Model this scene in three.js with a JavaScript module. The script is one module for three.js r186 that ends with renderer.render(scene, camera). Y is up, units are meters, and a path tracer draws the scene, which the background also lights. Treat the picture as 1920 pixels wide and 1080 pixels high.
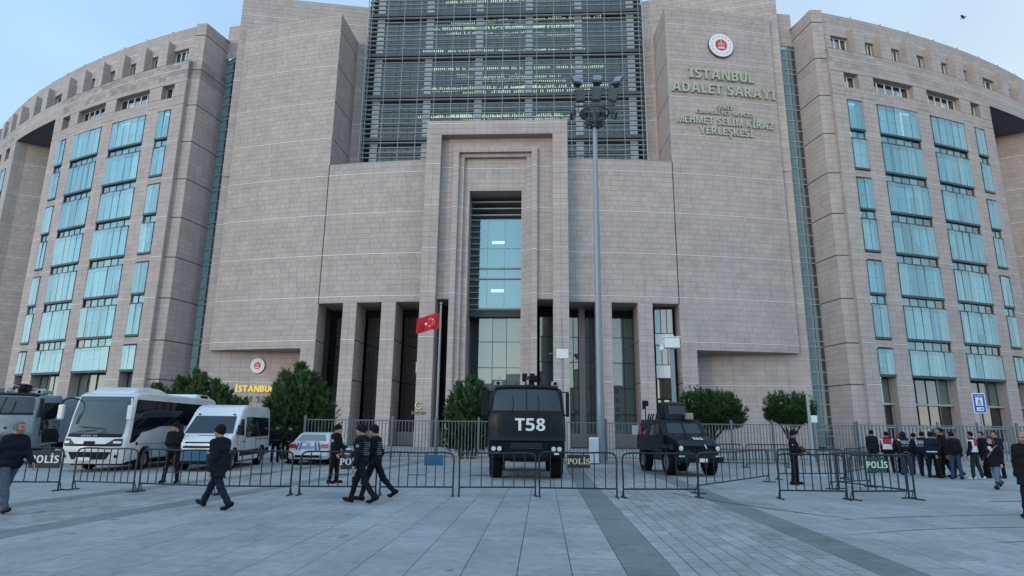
import * as THREE from 'three';
import { mergeGeometries, toCreasedNormals, mergeVertices } from 'three/addons/utils/BufferGeometryUtils.js';
import { RoundedBoxGeometry } from 'three/addons/geometries/RoundedBoxGeometry.js';
import { TextGeometry } from 'three/addons/geometries/TextGeometry.js';
import { FontLoader } from 'three/addons/loaders/FontLoader.js';

// ---------------------------------------------------------------- camera, sky, sun, exposure
const scene = new THREE.Scene();
const camera = new THREE.PerspectiveCamera(50.04, 16 / 9, 0.1, 900);
camera.position.set(0, 1.75, 0);
camera.rotation.set(THREE.MathUtils.degToRad(12.757), THREE.MathUtils.degToRad(2.94), THREE.MathUtils.degToRad(0.639), 'YXZ');
const renderer = new THREE.WebGLRenderer({ antialias: true });
renderer.toneMapping = THREE.LinearToneMapping;
renderer.toneMappingExposure = 1.78;
renderer.shadowMap.enabled = true;
renderer.shadowMap.type = THREE.PCFSoftShadowMap;

const SUN = new THREE.Vector3(-0.56, 0.05, 0.83).normalize();   // low behind the camera, at dusk
function fb(x, y) { const s = (a, b) => { const n = Math.sin(a * 127.1 + b * 311.7) * 43758.5453; return n - Math.floor(n); }, xi = Math.floor(x), yi = Math.floor(y), fx = x - xi, fy = y - yi, u = fx * fx * (3 - 2 * fx), v = fy * fy * (3 - 2 * fy), a = s(xi, yi), b = s(xi + 1, yi), c = s(xi, yi + 1), d = s(xi + 1, yi + 1); return a + (b - a) * u + (c - a) * v + (a - b - c + d) * u * v; }
function skyRadiance(x, y, z, o) {
  const e = Math.max(0, y), back = 0.5 + 0.5 * (x * SUN.x + z * SUN.z) / Math.hypot(SUN.x, SUN.z) / Math.max(0.001, Math.hypot(x, z));
  const b = 0.36 * Math.pow(back, 1.2) + 1.06 * Math.pow(back, 5), low = Math.exp(-e / 0.11), mid = Math.exp(-e / 0.46);
  const right = 0.5 + 0.5 * x / Math.max(0.001, Math.hypot(x, z));
  const zen = [0.27, 0.47, 0.74];
  const front = [0.185 + 0.20 * right, 0.315 + 0.15 * right, 0.48 + 0.035 * right];
  const glow = [0.88, 1.18, 1.32], hor = [1.62, 1.42, 1.02];
  for (let c = 0; c < 3; c++) {
    let v = zen[c] + (front[c] - zen[c]) * Math.exp(-Math.pow(e / 0.85, 4)) * Math.max(0, 1 - b);
    v += (glow[c] - v) * b * mid;
    v += (hor[c] - v) * low * (0.25 + 0.75 * b);
    o[c] = y < 0 ? v * 0.35 : v;
    if (y > 0.04) { const q = Math.atan2(x, z) * 1.6, k = Math.min(1, (y - 0.04) * 6), h = fb(q * 2.2 + y * 1.5, y * 9) * 0.6 + fb(q * 6 + 9, y * 26) * 0.4; o[c] *= 1 + k * 0.16 * (h - 0.5) * (c === 2 ? 0.7 : 1.15); }
  }
}
{
  const W = 1024, H = 512, d = new Float32Array(W * H * 4), o = [0, 0, 0];
  for (let j = 0; j < H; j++) for (let i = 0; i < W; i++) {
    const el = ((j + 0.5) / H - 0.5) * Math.PI, az = ((i + 0.5) / W - 0.5) * 2 * Math.PI;
    skyRadiance(Math.cos(az) * Math.cos(el), Math.sin(el), Math.sin(az) * Math.cos(el), o);
    const k = (j * W + i) * 4; d[k] = o[0]; d[k + 1] = o[1]; d[k + 2] = o[2]; d[k + 3] = 1;
  }
  const t = new THREE.DataTexture(d, W, H, THREE.RGBAFormat, THREE.FloatType);
  t.mapping = THREE.EquirectangularReflectionMapping; t.magFilter = THREE.LinearFilter; t.minFilter = THREE.LinearFilter; t.needsUpdate = true;
  scene.background = t; scene.environment = t;
}
const sun = new THREE.DirectionalLight(0xffe2bd, 0.5);
sun.position.copy(SUN).multiplyScalar(200); sun.castShadow = true; sun.shadow.radius = 24;
sun.shadow.mapSize.set(4096, 4096);
Object.assign(sun.shadow.camera, { left: -90, right: 90, top: 80, bottom: -40, near: 1, far: 420 });
scene.add(sun, sun.target);

// ---------------------------------------------------------------- helpers
function rng(s) { return () => { s |= 0; s = s + 0x6D2B79F5 | 0; let t = Math.imul(s ^ s >>> 15, 1 | s); t = t + Math.imul(t ^ t >>> 7, 61 | t) ^ t; return ((t ^ t >>> 14) >>> 0) / 4294967296; }; }
const R0 = rng(7);
const rr = (a, b, r = R0) => a + (b - a) * r();
const V = (x, y, z) => new THREE.Vector3(x, y, z);
const D2R = Math.PI / 180;
const names = new Map();
function numbered(n) { const k = names.get(n) ?? 0; names.set(n, k + 1); return k ? n + '_' + String(k).padStart(3, '0') : n; }
function shadowed(o) { o.traverse((c) => { if (c.isMesh) { c.castShadow = true; c.receiveShadow = true; } }); return o; }
function tag(o, label, category, group) { o.userData.label = label; o.userData.category = category; if (group) o.userData.group = group; return o; }
function thing(name, label, category, pos = [0, 0, 0], turn = 0, group) {
  const g = new THREE.Group(); g.name = numbered(name); g.position.set(...pos); g.rotation.y = turn; scene.add(g);
  return tag(g, label, category, group);
}
function mesh(name, geo, mat, parent, label) {
  const m = new THREE.Mesh(geo, mat); m.name = parent === scene ? numbered(name) : name; m.castShadow = m.receiveShadow = true; (parent ?? scene).add(m);
  if (label) m.userData.label = label;
  return m;
}
function struct(name, geo, mat) { const m = mesh(name, geo, mat, scene); m.userData.kind = 'structure'; return m; }
function dup(root, pos, turn, label, group) {
  const r = root.clone(); r.name = numbered(root.name.replace(/_\d+$/, '')); scene.add(r); r.position.set(...pos); r.rotation.y = turn;
  r.userData = { ...root.userData }; if (label) r.userData.label = label; if (group) r.userData.group = group;
  return r;
}
// mesh builder: flat faces, uv in metres, optional vertex colours
class MB {
  constructor(colored = false) { this.p = []; this.n = []; this.u = []; this.c = colored ? [] : null; this.col = [1, 1, 1]; }
  tri(a, b, c) {
    const ux = b[0] - a[0], uy = b[1] - a[1], uz = b[2] - a[2], vx = c[0] - a[0], vy = c[1] - a[1], vz = c[2] - a[2];
    let nx = uy * vz - uz * vy, ny = uz * vx - ux * vz, nz = ux * vy - uy * vx; const l = Math.hypot(nx, ny, nz) || 1; nx /= l; ny /= l; nz /= l;
    const ax = Math.abs(nx), ay = Math.abs(ny), az = Math.abs(nz);
    for (const q of [a, b, c]) {
      this.p.push(q[0], q[1], q[2]); this.n.push(nx, ny, nz);
      if (ay > ax && ay > az) this.u.push(q[0], q[2]); else if (ax > az) this.u.push(q[2], q[1]); else this.u.push(q[0], q[1]);
      if (this.c) this.c.push(this.col[0], this.col[1], this.col[2]);
    }
    return this;
  }
  quad(a, b, c, d) { this.tri(a, b, c); this.tri(a, c, d); return this; }
  box(x0, y0, z0, x1, y1, z1) {
    const P = [[x0, y0, z1], [x1, y0, z1], [x1, y1, z1], [x0, y1, z1], [x0, y0, z0], [x1, y0, z0], [x1, y1, z0], [x0, y1, z0]];
    this.quad(P[0], P[1], P[2], P[3]).quad(P[5], P[4], P[7], P[6]).quad(P[3], P[2], P[6], P[7]).quad(P[4], P[5], P[1], P[0]).quad(P[1], P[5], P[6], P[2]).quad(P[4], P[0], P[3], P[7]);
    return this;
  }
  // convex ring prism: bottom and top rings of [x,y,z], counterclockwise seen from above
  prism(bot, top, caps = true) {
    const n = bot.length;
    for (let i = 0; i < n; i++) { const j = (i + 1) % n; this.quad(bot[i], bot[j], top[j], top[i]); }
    if (caps) for (let i = 1; i < n - 1; i++) { this.tri(top[0], top[i], top[i + 1]); this.tri(bot[0], bot[i + 1], bot[i]); }
    return this;
  }
  geo() {
    const g = new THREE.BufferGeometry();
    g.setAttribute('position', new THREE.Float32BufferAttribute(this.p, 3)); g.setAttribute('normal', new THREE.Float32BufferAttribute(this.n, 3));
    g.setAttribute('uv', new THREE.Float32BufferAttribute(this.u, 2)); if (this.c) g.setAttribute('color', new THREE.Float32BufferAttribute(this.c, 3));
    return g;
  }
  build(name, mat, parent, label) { return mesh(name, this.geo(), mat, parent, label); }
}
const boxG = (w, h, d, x = 0, y = 0, z = 0) => new THREE.BoxGeometry(w, h, d).translate(x, y, z);
const rboxG = (w, h, d, r, x = 0, y = 0, z = 0, seg = 2) => new RoundedBoxGeometry(w, h, d, seg, r).translate(x, y, z);
const cylG = (r0, r1, h, x = 0, y = 0, z = 0, n = 16) => new THREE.CylinderGeometry(r1, r0, h, n).translate(x, y, z);
function barG(a, b, r, n = 8, r2 = r) {
  const d = V(...b).sub(V(...a)), l = d.length();
  return new THREE.CylinderGeometry(r2, r, l, n).applyQuaternion(new THREE.Quaternion().setFromUnitVectors(V(0, 1, 0), d.normalize())).translate((a[0] + b[0]) / 2, (a[1] + b[1]) / 2, (a[2] + b[2]) / 2);
}
function tubeG(pts, r, seg = 24, n = 6) { return new THREE.TubeGeometry(new THREE.CatmullRomCurve3(pts.map((p) => V(...p))), seg, r, n); }
function merge(list) { const l = list.map((g) => (g.index ? g.toNonIndexed() : g)).map((g) => { for (const k of Object.keys(g.attributes)) if (!['position', 'normal', 'uv'].includes(k)) g.deleteAttribute(k); if (!g.attributes.uv) g.setAttribute('uv', new THREE.Float32BufferAttribute(new Float32Array(g.attributes.position.count * 2), 2)); if (!g.attributes.normal) g.computeVertexNormals(); return g; }); return mergeGeometries(l); }

// noise textures
function hash2(x, y, s) { let h = Math.imul(x, 374761393) ^ Math.imul(y, 668265263) ^ Math.imul(s, 1274126177); h = Math.imul(h ^ (h >>> 13), 1274126177); return ((h ^ (h >>> 16)) >>> 0) / 4294967296; }
function vnoise(x, y, s, per) {
  const xi = Math.floor(x), yi = Math.floor(y), fx = x - xi, fy = y - yi, w = (a) => ((a % per) + per) % per, sx = fx * fx * (3 - 2 * fx), sy = fy * fy * (3 - 2 * fy);
  const a = hash2(w(xi), w(yi), s), b = hash2(w(xi + 1), w(yi), s), c = hash2(w(xi), w(yi + 1), s), d = hash2(w(xi + 1), w(yi + 1), s);
  return a + (b - a) * sx + (c - a) * sy + (a - b - c + d) * sx * sy;
}
function fbm(u, v, s, base, oct, sy = 1) { let t = 0, a = 0.5, n = 0, f = base; for (let i = 0; i < oct; i++) { t += a * vnoise(u * f, v * f * sy, s + i, f); n += a; a *= 0.55; f *= 2; } return t / n; }
function noiseTex(N, fn, metres, srgb = true) {
  const d = new Uint8Array(N * N * 4);
  for (let j = 0; j < N; j++) for (let i = 0; i < N; i++) { const c = fn(i / N, j / N), k = (j * N + i) * 4; for (let q = 0; q < 3; q++) d[k + q] = Math.max(0, Math.min(255, Math.round(255 * (c.length ? c[q] : c)))); d[k + 3] = 255; }
  const t = new THREE.DataTexture(d, N, N); t.wrapS = t.wrapT = THREE.RepeatWrapping; t.magFilter = THREE.LinearFilter; t.minFilter = THREE.LinearMipmapLinearFilter; t.repeat.set(1 / metres, 1 / metres);
  if (srgb) t.colorSpace = THREE.SRGBColorSpace; t.needsUpdate = true; return t;
}
const SM = (o) => new THREE.MeshStandardMaterial(o), PM = (o) => new THREE.MeshPhysicalMaterial(o);
const lin = (r, g, b) => new THREE.Color().setRGB(r, g, b);

const texStone = noiseTex(512, (u, v) => { const a = fbm(u, v, 3, 6, 6), b = fbm(u, v, 31, 40, 3), s = fbm(u, v, 77, 12, 3, 0.25); const m = 0.86 + 0.11 * a + 0.05 * (b - 0.5) - 0.16 * Math.max(0, s - 0.6); return [m, m * 0.995, m * 0.99]; }, 9);
const texStain = noiseTex(512, (u, v) => { const a = fbm(u, v, 5, 5, 6), b = fbm(u, v, 19, 48, 3); const m = 0.80 + 0.22 * (a - 0.5) + 0.14 * (b - 0.5); return [m, m, m]; }, 5);
const bumpFine = noiseTex(256, (u, v) => fbm(u, v, 9, 32, 3), 0.6, false);
const bumpCloth = noiseTex(256, (u, v) => fbm(u, v, 11, 8, 5), 0.5, false);
const texPaint = noiseTex(256, (u, v) => { const a = fbm(u, v, 15, 4, 5); const m = 0.84 + 0.2 * (a - 0.5); return [m, m, m]; }, 2.5);
const roughPaint = noiseTex(256, (u, v) => { const a = fbm(u, v, 25, 5, 5); return 0.55 + 0.8 * (a - 0.5); }, 1.7, false);

const M = {
  stone: SM({ vertexColors: true, map: texStone, roughness: 0.72, bumpMap: bumpFine, bumpScale: 0.002 }),
  joint: SM({ color: lin(0.14, 0.128, 0.125), roughness: 0.95 }),
  stonePlain: SM({ color: lin(0.41, 0.36, 0.345), map: texStone, roughness: 0.75 }),
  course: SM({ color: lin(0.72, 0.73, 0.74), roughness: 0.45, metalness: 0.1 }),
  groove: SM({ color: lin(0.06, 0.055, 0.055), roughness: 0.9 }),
  glass: PM({ color: lin(0.34, 0.70, 0.82), metalness: 0.41, roughness: 0.015, transmission: 1, thickness: 0, ior: 1.7 }),
  glassB: PM({ color: lin(0.29, 0.63, 0.76), metalness: 0.38, roughness: 0.015, transmission: 1, thickness: 0, ior: 1.7 }),
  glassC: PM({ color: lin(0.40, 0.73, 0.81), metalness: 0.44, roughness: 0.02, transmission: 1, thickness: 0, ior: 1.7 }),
  glassFrame: SM({ color: lin(0.025, 0.055, 0.068), roughness: 0.5 }),
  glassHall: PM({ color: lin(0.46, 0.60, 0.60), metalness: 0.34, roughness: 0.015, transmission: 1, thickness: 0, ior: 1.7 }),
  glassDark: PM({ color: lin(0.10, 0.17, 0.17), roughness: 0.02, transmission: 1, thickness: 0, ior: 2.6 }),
  darkMetal: SM({ color: lin(0.02, 0.024, 0.028), roughness: 0.5, metalness: 0.4 }),
  blind: SM({ color: lin(0.55, 0.66, 0.68), roughness: 0.9 }),
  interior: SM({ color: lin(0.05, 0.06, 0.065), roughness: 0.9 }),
  greyMetal: SM({ color: lin(0.46, 0.52, 0.57), roughness: 0.5, metalness: 0.25, map: texPaint }),
  louvre: SM({ color: lin(0.27, 0.32, 0.345), roughness: 0.5, metalness: 0.2 }),
  whitePaint: SM({ color: lin(0.74, 0.76, 0.78), roughness: 0.5 }),
};
const FONT = await new FontLoader().loadAsync('fonts/droid/droid_sans_bold.typeface.json');
const SERIF = await new FontLoader().loadAsync('fonts/droid/droid_serif_bold.typeface.json');
function textG(s, size, depth, font = FONT, seg = 3) {
  const g = new TextGeometry(s, { font, size, depth, curveSegments: seg, bevelEnabled: false }); g.computeBoundingBox();
  const b = g.boundingBox; return g.translate(-(b.min.x + b.max.x) / 2, 0, 0);
}
// ---------------------------------------------------------------- courthouse
const X0 = -4.55, CZ = -177.5;               // the axis of the building and the centre of its curved fronts
const band = (k) => (k === 1 ? 6.0 : 9.86 + 4.278 * (k - 2));
const BANDS = []; for (let k = 1; k <= 13; k++) BANDS.push(band(k));
const ROWS = [];                             // heights of the bed joints of the stone
for (let i = 0; i <= 12; i++) ROWS.push(i * 0.5);
for (let i = 1; i <= 8; i++) ROWS.push(6.0 + i * 3.86 / 8);
for (let i = 1; i <= 90; i++) ROWS.push(9.86 + i * 4.278 / 8);
const courthouse = thing('courthouse', 'huge curved courthouse of pinkish grey stone with tall glazed portal and blue windowed towers', 'courthouse', [X0, 0, CZ]);
// local frame: u to the right of the axis, z from the centre of the curve; side -1 mirrors
const arcPt = (r, u) => [u, Math.sqrt(r * r - u * u)];
function arc(r, u0, u1, n) { const o = []; for (let i = 0; i <= n; i++) o.push(arcPt(r, u0 + (u1 - u0) * i / n)); return o; }
const zl = (z) => z - CZ;                    // world z to local z
function mir(path, side) { return side > 0 ? path : path.map(([u, z]) => [-u, z]).reverse(); }
class Path {
  constructor(pts) { this.pts = pts; this.s = [0]; for (let i = 1; i < pts.length; i++) this.s.push(this.s[i - 1] + Math.hypot(pts[i][0] - pts[i - 1][0], pts[i][1] - pts[i - 1][1])); this.L = this.s.at(-1); }
  at(s) {
    let i = 1; while (i < this.pts.length - 1 && this.s[i] < s) i++;
    const a = this.pts[i - 1], b = this.pts[i], l = this.s[i] - this.s[i - 1], t = (s - this.s[i - 1]) / l, dx = (b[0] - a[0]) / l, dz = (b[1] - a[1]) / l;
    return [a[0] + (b[0] - a[0]) * t, a[1] + (b[1] - a[1]) * t, -dz, dx];
  }
  off(s, o) { const p = this.at(s); return [p[0] + p[2] * o, p[1] + p[3] * o]; }
}
const stonePanels = [];                      // every panel, sorted later: the largest in view become parts
const stoneRnd = rng(101);
function stoneTint() { const t = 0.445 + 0.042 * (stoneRnd() - 0.5) + (stoneRnd() < 0.08 ? 0.05 * stoneRnd() - 0.03 : 0), w = 0.03 * (stoneRnd() - 0.5); return [t * (1.085 + w), t * 0.945, t * (0.915 - w)]; }
// a face of panels in courses along a plan path (outward is to the left of... the camera side when u grows)
function stoneFace(part, pts, h0, h1, o = {}) {
  const P = new Path(pts), out = o.out ?? 0, J = 0.0095, D = 0.022, w0 = o.w ?? 0.92;
  const mb = part.joint, N = Math.max(1, pts.length - 1) * (pts.length > 2 ? 1 : 1);
  for (let i = 0; i < N; i++) {
    const a = P.off(P.s[i] + 1e-4, out), b = P.off(P.s[i + 1] - 1e-4, out);
    mb.quad([a[0], h0, a[1]], [b[0], h0, b[1]], [b[0], h1, b[1]], [a[0], h1, a[1]]);
  }
  const rnd = rng(Math.round(h0 * 100 + pts[0][0] * 37 + pts[0][1] * 11) | 0);
  const cols = Math.max(1, Math.round(P.L / w0)), even = o.even ?? P.L < 5;
  const bandTop = (y) => BANDS.some((b) => Math.abs(b - y) < 0.02);
  for (let r = 0; r < ROWS.length - 1; r++) {
    let y0 = Math.max(ROWS[r], h0), y1 = Math.min(ROWS[r + 1], h1); if (y1 - y0 < 0.06) continue;
    if (bandTop(ROWS[r]) && ROWS[r] >= h0 - 0.01 && !o.noBand) y0 += 0.05;
    if (bandTop(ROWS[r + 1]) && ROWS[r + 1] <= h1 + 0.01 && !o.noBand) y1 -= 0.05;
    const cuts = [0];
    if (even) for (let c = 1; c < cols; c++) cuts.push(P.L * c / cols);
    else { let s = w0 * (0.35 + 0.65 * rnd()); while (s < P.L - 0.35) { cuts.push(s); s += w0 * (rnd() < 0.2 ? 0.66 : rnd() < 0.12 ? 1.33 : 1); } }
    cuts.push(P.L);
    for (let c = 0; c < cuts.length - 1; c++) {
      const s0 = cuts[c] + (c ? J : 0), s1 = cuts[c + 1] - (c < cuts.length - 2 ? J : 0), lift = out + D + 0.004 * (rnd() - 0.5);
      const a = P.off(s0, lift), b = P.off(s1, lift), a0 = P.off(s0, out - 0.002), b0 = P.off(s1, out - 0.002), ya = y0 + J, yb = y1 - J;
      const mx = X0 + (a[0] + b[0]) / 2, mz = CZ + (a[1] + b[1]) / 2, n = P.at((s0 + s1) / 2), my = (ya + yb) / 2;
      const dd = Math.hypot(mx, my - 1.75, mz), facing = (n[2] * -mx + n[3] * -mz) / dd;
      const vis = Math.abs(mx / mz) < 0.78 && my < 46 && facing > 0.1;
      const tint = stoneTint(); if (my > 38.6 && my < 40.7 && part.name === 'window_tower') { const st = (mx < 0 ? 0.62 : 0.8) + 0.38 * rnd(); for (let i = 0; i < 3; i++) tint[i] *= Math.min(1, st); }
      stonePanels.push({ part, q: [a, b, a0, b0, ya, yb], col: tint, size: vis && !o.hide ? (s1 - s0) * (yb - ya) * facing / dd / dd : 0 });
    }
  }
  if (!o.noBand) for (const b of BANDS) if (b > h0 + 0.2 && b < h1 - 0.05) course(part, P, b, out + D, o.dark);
}
function course(part, P, y, out, dark) {
  const mb = new MB(); (dark ? part.grooves : part.courses).push(mb); const hh = dark ? 0.04 : 0.030;  // one floor band: coloured pale on lit fronts, dark on shaded sides
  for (let i = 0; i < P.pts.length - 1; i++) {
    const q = (s, o) => P.off(s, o), s0 = P.s[i] + 1e-4, s1 = P.s[i + 1] - 1e-4, k = dark ? -0.02 : 0.012, a = q(s0, out + k), b = q(s1, out + k), a0 = q(s0, out - 0.03), b0 = q(s1, out - 0.03);
    mb.quad([a[0], y - hh, a[1]], [b[0], y - hh, b[1]], [b[0], y + hh, b[1]], [a[0], y + hh, a[1]]);
    if (!dark) { mb.quad([a[0], y + hh, a[1]], [b[0], y + hh, b[1]], [b0[0], y + hh, b0[1]], [a0[0], y + hh, a0[1]]); mb.quad([a0[0], y - hh, a0[1]], [b0[0], y - hh, b0[1]], [b[0], y - hh, b[1]], [a[0], y - hh, a[1]]); }
  }
}
const wallParts = [];
function wallPart(name, label) { const p = { name, label, joint: new MB(), plain: new MB(), courses: [], grooves: [] }; wallParts.push(p); return p; }
// horizontal cap between two plan polylines of equal length
function cap(mb, A, B, y) { for (let i = 0; i < A.length - 1; i++) mb.quad([A[i][0], y, A[i][1]], [A[i + 1][0], y, A[i + 1][1]], [B[i + 1][0], y, B[i + 1][1]], [B[i][0], y, B[i][1]]); }
function under(mb, A, B, y) { for (let i = 0; i < A.length - 1; i++) mb.quad([A[i][0], y, A[i][1]], [B[i][0], y, B[i][1]], [B[i + 1][0], y, B[i + 1][1]], [A[i + 1][0], y, A[i + 1][1]]); }
function sheet(mb, pts, h0, h1) { for (let i = 0; i < pts.length - 1; i++) mb.quad([pts[i][0], h0, pts[i][1]], [pts[i + 1][0], h0, pts[i + 1][1]], [pts[i + 1][0], h1, pts[i + 1][1]], [pts[i][0], h1, pts[i][1]]); }
const sheetM = (mb, pts, side, h0, h1) => sheet(mb, mir(pts, side), h0, h1);

// ---- portal
const portal = wallPart('entrance_portal');
{
  const zF = zl(-56), zR1 = zl(-56.9), zF2 = zl(-56.5), zF3 = zl(-56.9), zIn = zl(-57.3), zDoor = zl(-59.2);
  const fr = (x0, x1, z, h0, h1, w = 0.66) => stoneFace(portal, [[x0, z], [x1, z]], h0, h1, { w, even: true });
  const reveal = (x, za, zb, face, h0, h1, o = {}) => stoneFace(portal, face > 0 ? [[x, za], [x, zb]] : [[x, zb], [x, za]], h0, h1, { w: 0.7, dark: false, ...o });  // face +1: looks towards +u
  // outer frame
  fr(-6.95, -5.5, zF, 0, 30.05); fr(5.5, 6.95, zF, 0, 30.05); fr(-6.95, 6.95, zF, 30.05, 31.55);
  reveal(6.95, zl(-58.2), zF, 1, 0, 31.55); reveal(-6.95, zF, zl(-58.2), 1, 0, 31.55);
  portal.plain.box(-6.95, 31.5, zl(-63), 6.95, 31.57, zF);
  under(portal.plain, [[-5.5, zF], [5.5, zF]], [[-5.5, zR1], [5.5, zR1]], 30.05);
  sheet(portal.plain, [[-5.5, zF], [-5.5, zR1]], 0, 30.05); sheet(portal.plain, [[5.5, zR1], [5.5, zF]], 0, 30.05);
  // recess wall 1 (stops above the low side openings)
  fr(-5.5, -4.3, zR1, 13.55, 30.05); fr(4.0, 5.5, zR1, 13.55, 30.05); fr(-4.3, 4.0, zR1, 28.95, 30.05);
  // second frame
  fr(-4.3, -3.75, zF2, 0, 28.4, 0.6); fr(3.45, 4.0, zF2, 0, 28.4, 0.6); fr(-4.3, 4.0, zF2, 28.4, 28.95, 0.7);
  sheet(portal.plain, [[-4.3, zR1], [-4.3, zF2]], 0, 28.95); sheet(portal.plain, [[4.0, zF2], [4.0, zR1]], 0, 28.95);
  cap(portal.plain, [[-4.3, zF2], [4.0, zF2]], [[-4.3, zR1], [4.0, zR1]], 28.95);
  under(portal.plain, [[-3.75, zF2], [3.45, zF2]], [[-3.75, zF3], [3.45, zF3]], 28.4);
  sheet(portal.plain, [[-3.75, zF2], [-3.75, zF3]], 0, 28.4); sheet(portal.plain, [[3.45, zF3], [3.45, zF2]], 0, 28.4);
  // third frame
  fr(-3.75, -3.25, zF3, 0, 28.0, 0.6); fr(2.95, 3.45, zF3, 0, 28.0, 0.6); fr(-3.75, 3.45, zF3, 28.0, 28.4, 0.7);
  under(portal.plain, [[-3.25, zF3], [2.95, zF3]], [[-3.25, zIn], [2.95, zIn]], 28.0);
  sheet(portal.plain, [[-3.25, zF3], [-3.25, zIn]], 0, 28.0); sheet(portal.plain, [[2.95, zIn], [2.95, zF3]], 0, 28.0);
  // inner wall round the tall door opening
  fr(-3.25, -2.7, zIn, 0, 24.6, 0.6); fr(2.45, 2.95, zIn, 0, 24.6, 0.6); fr(-3.25, 2.95, zIn, 24.6, 28.0, 0.7);
  sheet(portal.plain, [[-2.7, zIn], [-2.7, zDoor - 2]], 0, 24.6); sheet(portal.plain, [[2.45, zDoor - 2], [2.45, zIn]], 0, 24.6);
  under(portal.plain, [[-2.7, zIn], [2.45, zIn]], [[-2.7, zDoor - 2], [2.45, zDoor - 2]], 24.6);
  // low side openings between the frames
  for (const [a, b] of [[-5.5, -4.3], [4.0, 5.5]]) {
    under(portal.plain, [[a, zR1], [b, zR1]], [[a, zR1 - 3.5], [b, zR1 - 3.5]], 13.55);
    sheet(portal.plain, [[a, zR1], [a, zR1 - 3.5]], 0, 13.55); sheet(portal.plain, [[b, zR1 - 3.5], [b, zR1]], 0, 13.55);
  }
}
// glazing: a frame mesh with panes under it
function glazing(name, parent, pts, h0, h1, nx, ys, mat, o = {}) {
  const P = new Path(pts), f = new MB(), t = o.t ?? 0.035, d = 0.06, g = new THREE.Group();
  const hh = [h0, ...ys, h1], cuts = []; for (let i = 0; i <= nx; i++) cuts.push(P.L * i / nx);
  const bar = (s0, s1, y0, y1, dd = d) => { const a = P.off(s0, dd), b = P.off(s1, dd), a0 = P.off(s0, -0.03), b0 = P.off(s1, -0.03); f.prism([[a0[0], y0, a0[1]], [a[0], y0, a[1]], [b[0], y0, b[1]], [b0[0], y0, b0[1]]], [[a0[0], y1, a0[1]], [a[0], y1, a[1]], [b[0], y1, b[1]], [b0[0], y1, b0[1]]]); };
  for (const s of cuts) bar(Math.max(0, s - t), Math.min(P.L, s + t), h0, h1);
  for (const y of hh) bar(0, P.L, Math.max(h0, y - t), Math.min(h1, y + t), d + 0.004);
  const fm = f.build(name, o.frame ?? M.darkMetal, parent, o.label), tilt = rng(Math.round(h0 * 71 + pts[0][0] * 13) | 0);
  for (let i = 0; i < nx; i++) for (let j = 0; j < hh.length - 1; j++) {
    const w = o.wobble ?? 0.006, a = P.off(cuts[i] + 0.01, w * (tilt() - 0.5)), b = P.off(cuts[i + 1] - 0.01, w * (tilt() - 0.5)), q = w * (tilt() - 0.5), n = P.at((cuts[i] + cuts[i + 1]) / 2);
    const p = new MB(); p.quad([a[0], hh[j], a[1]], [b[0], hh[j], b[1]], [b[0] + n[2] * q, hh[j + 1], b[1] + n[3] * q], [a[0] + n[2] * q, hh[j + 1], a[1] + n[3] * q]);
    p.build('pane', typeof mat === 'function' ? mat(i, j) : mat, fm);
  }
  return fm;
}
{
  const zD = zl(-59.2);
  const ys = []; for (let y = 13.6; y < 22.2; y += 0.95) ys.push(y);
  glazing('portal_window', courthouse, [[-2.7, zD], [2.45, zD]], 12.95, 22.3, 3, [16.1, 19.2], M.glass, { t: 0.018, frame: M.louvre, label: 'tall blue mirror window in the portal' });
  const pl = (a, b, y0, y1, z0, z1) => new MB().box(a, y0, z0, b, y1, z1).build('portal_louvre', M.louvre, courthouse);
  for (let y = 13.4; y < 22.3; y += 0.62) pl(-2.69, -1.75, y, y + 0.05, zD + 0.1, zD + 0.3);
  for (let y = 22.6; y < 24.4; y += 0.7) pl(-2.69, 2.44, y, y + 0.1, zD - 0.6, zD + 0.3);
  for (const y of [13.05, 16.05, 17.1]) pl(-1.74, 2.44, y, y + 0.1, zD + 0.1, zD + 0.22);
  new MB().box(-2.69, 13, zD - 0.5, -1.76, 22.3, zD + 0.02).build('portal_shaft', M.interior, courthouse);
  new MB().box(-2.7, 12.3, zD - 1.8, 2.45, 12.95, zD - 0.1).box(-2.7, 0, zD - 2, 2.45, 24.6, zD - 1.9).build('portal_lintel', M.interior, courthouse);
  for (const y of [15.0, 20.0]) mesh('portal_lamp', boxG(1.3, 0.28, 0.06, 0.05, y, zD - 0.5), SM({ color: 0xffffff, emissive: 0xfff6e0, emissiveIntensity: 1.2 }), courthouse);
  glazing('entrance_window', courthouse, [[-1.75, zD - 0.6], [2.4, zD - 0.6]], 2.6, 12.3, 3, [5.0, 7.4, 9.9], M.glassHall, { t: 0.022, wobble: 0.05 });
}
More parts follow.
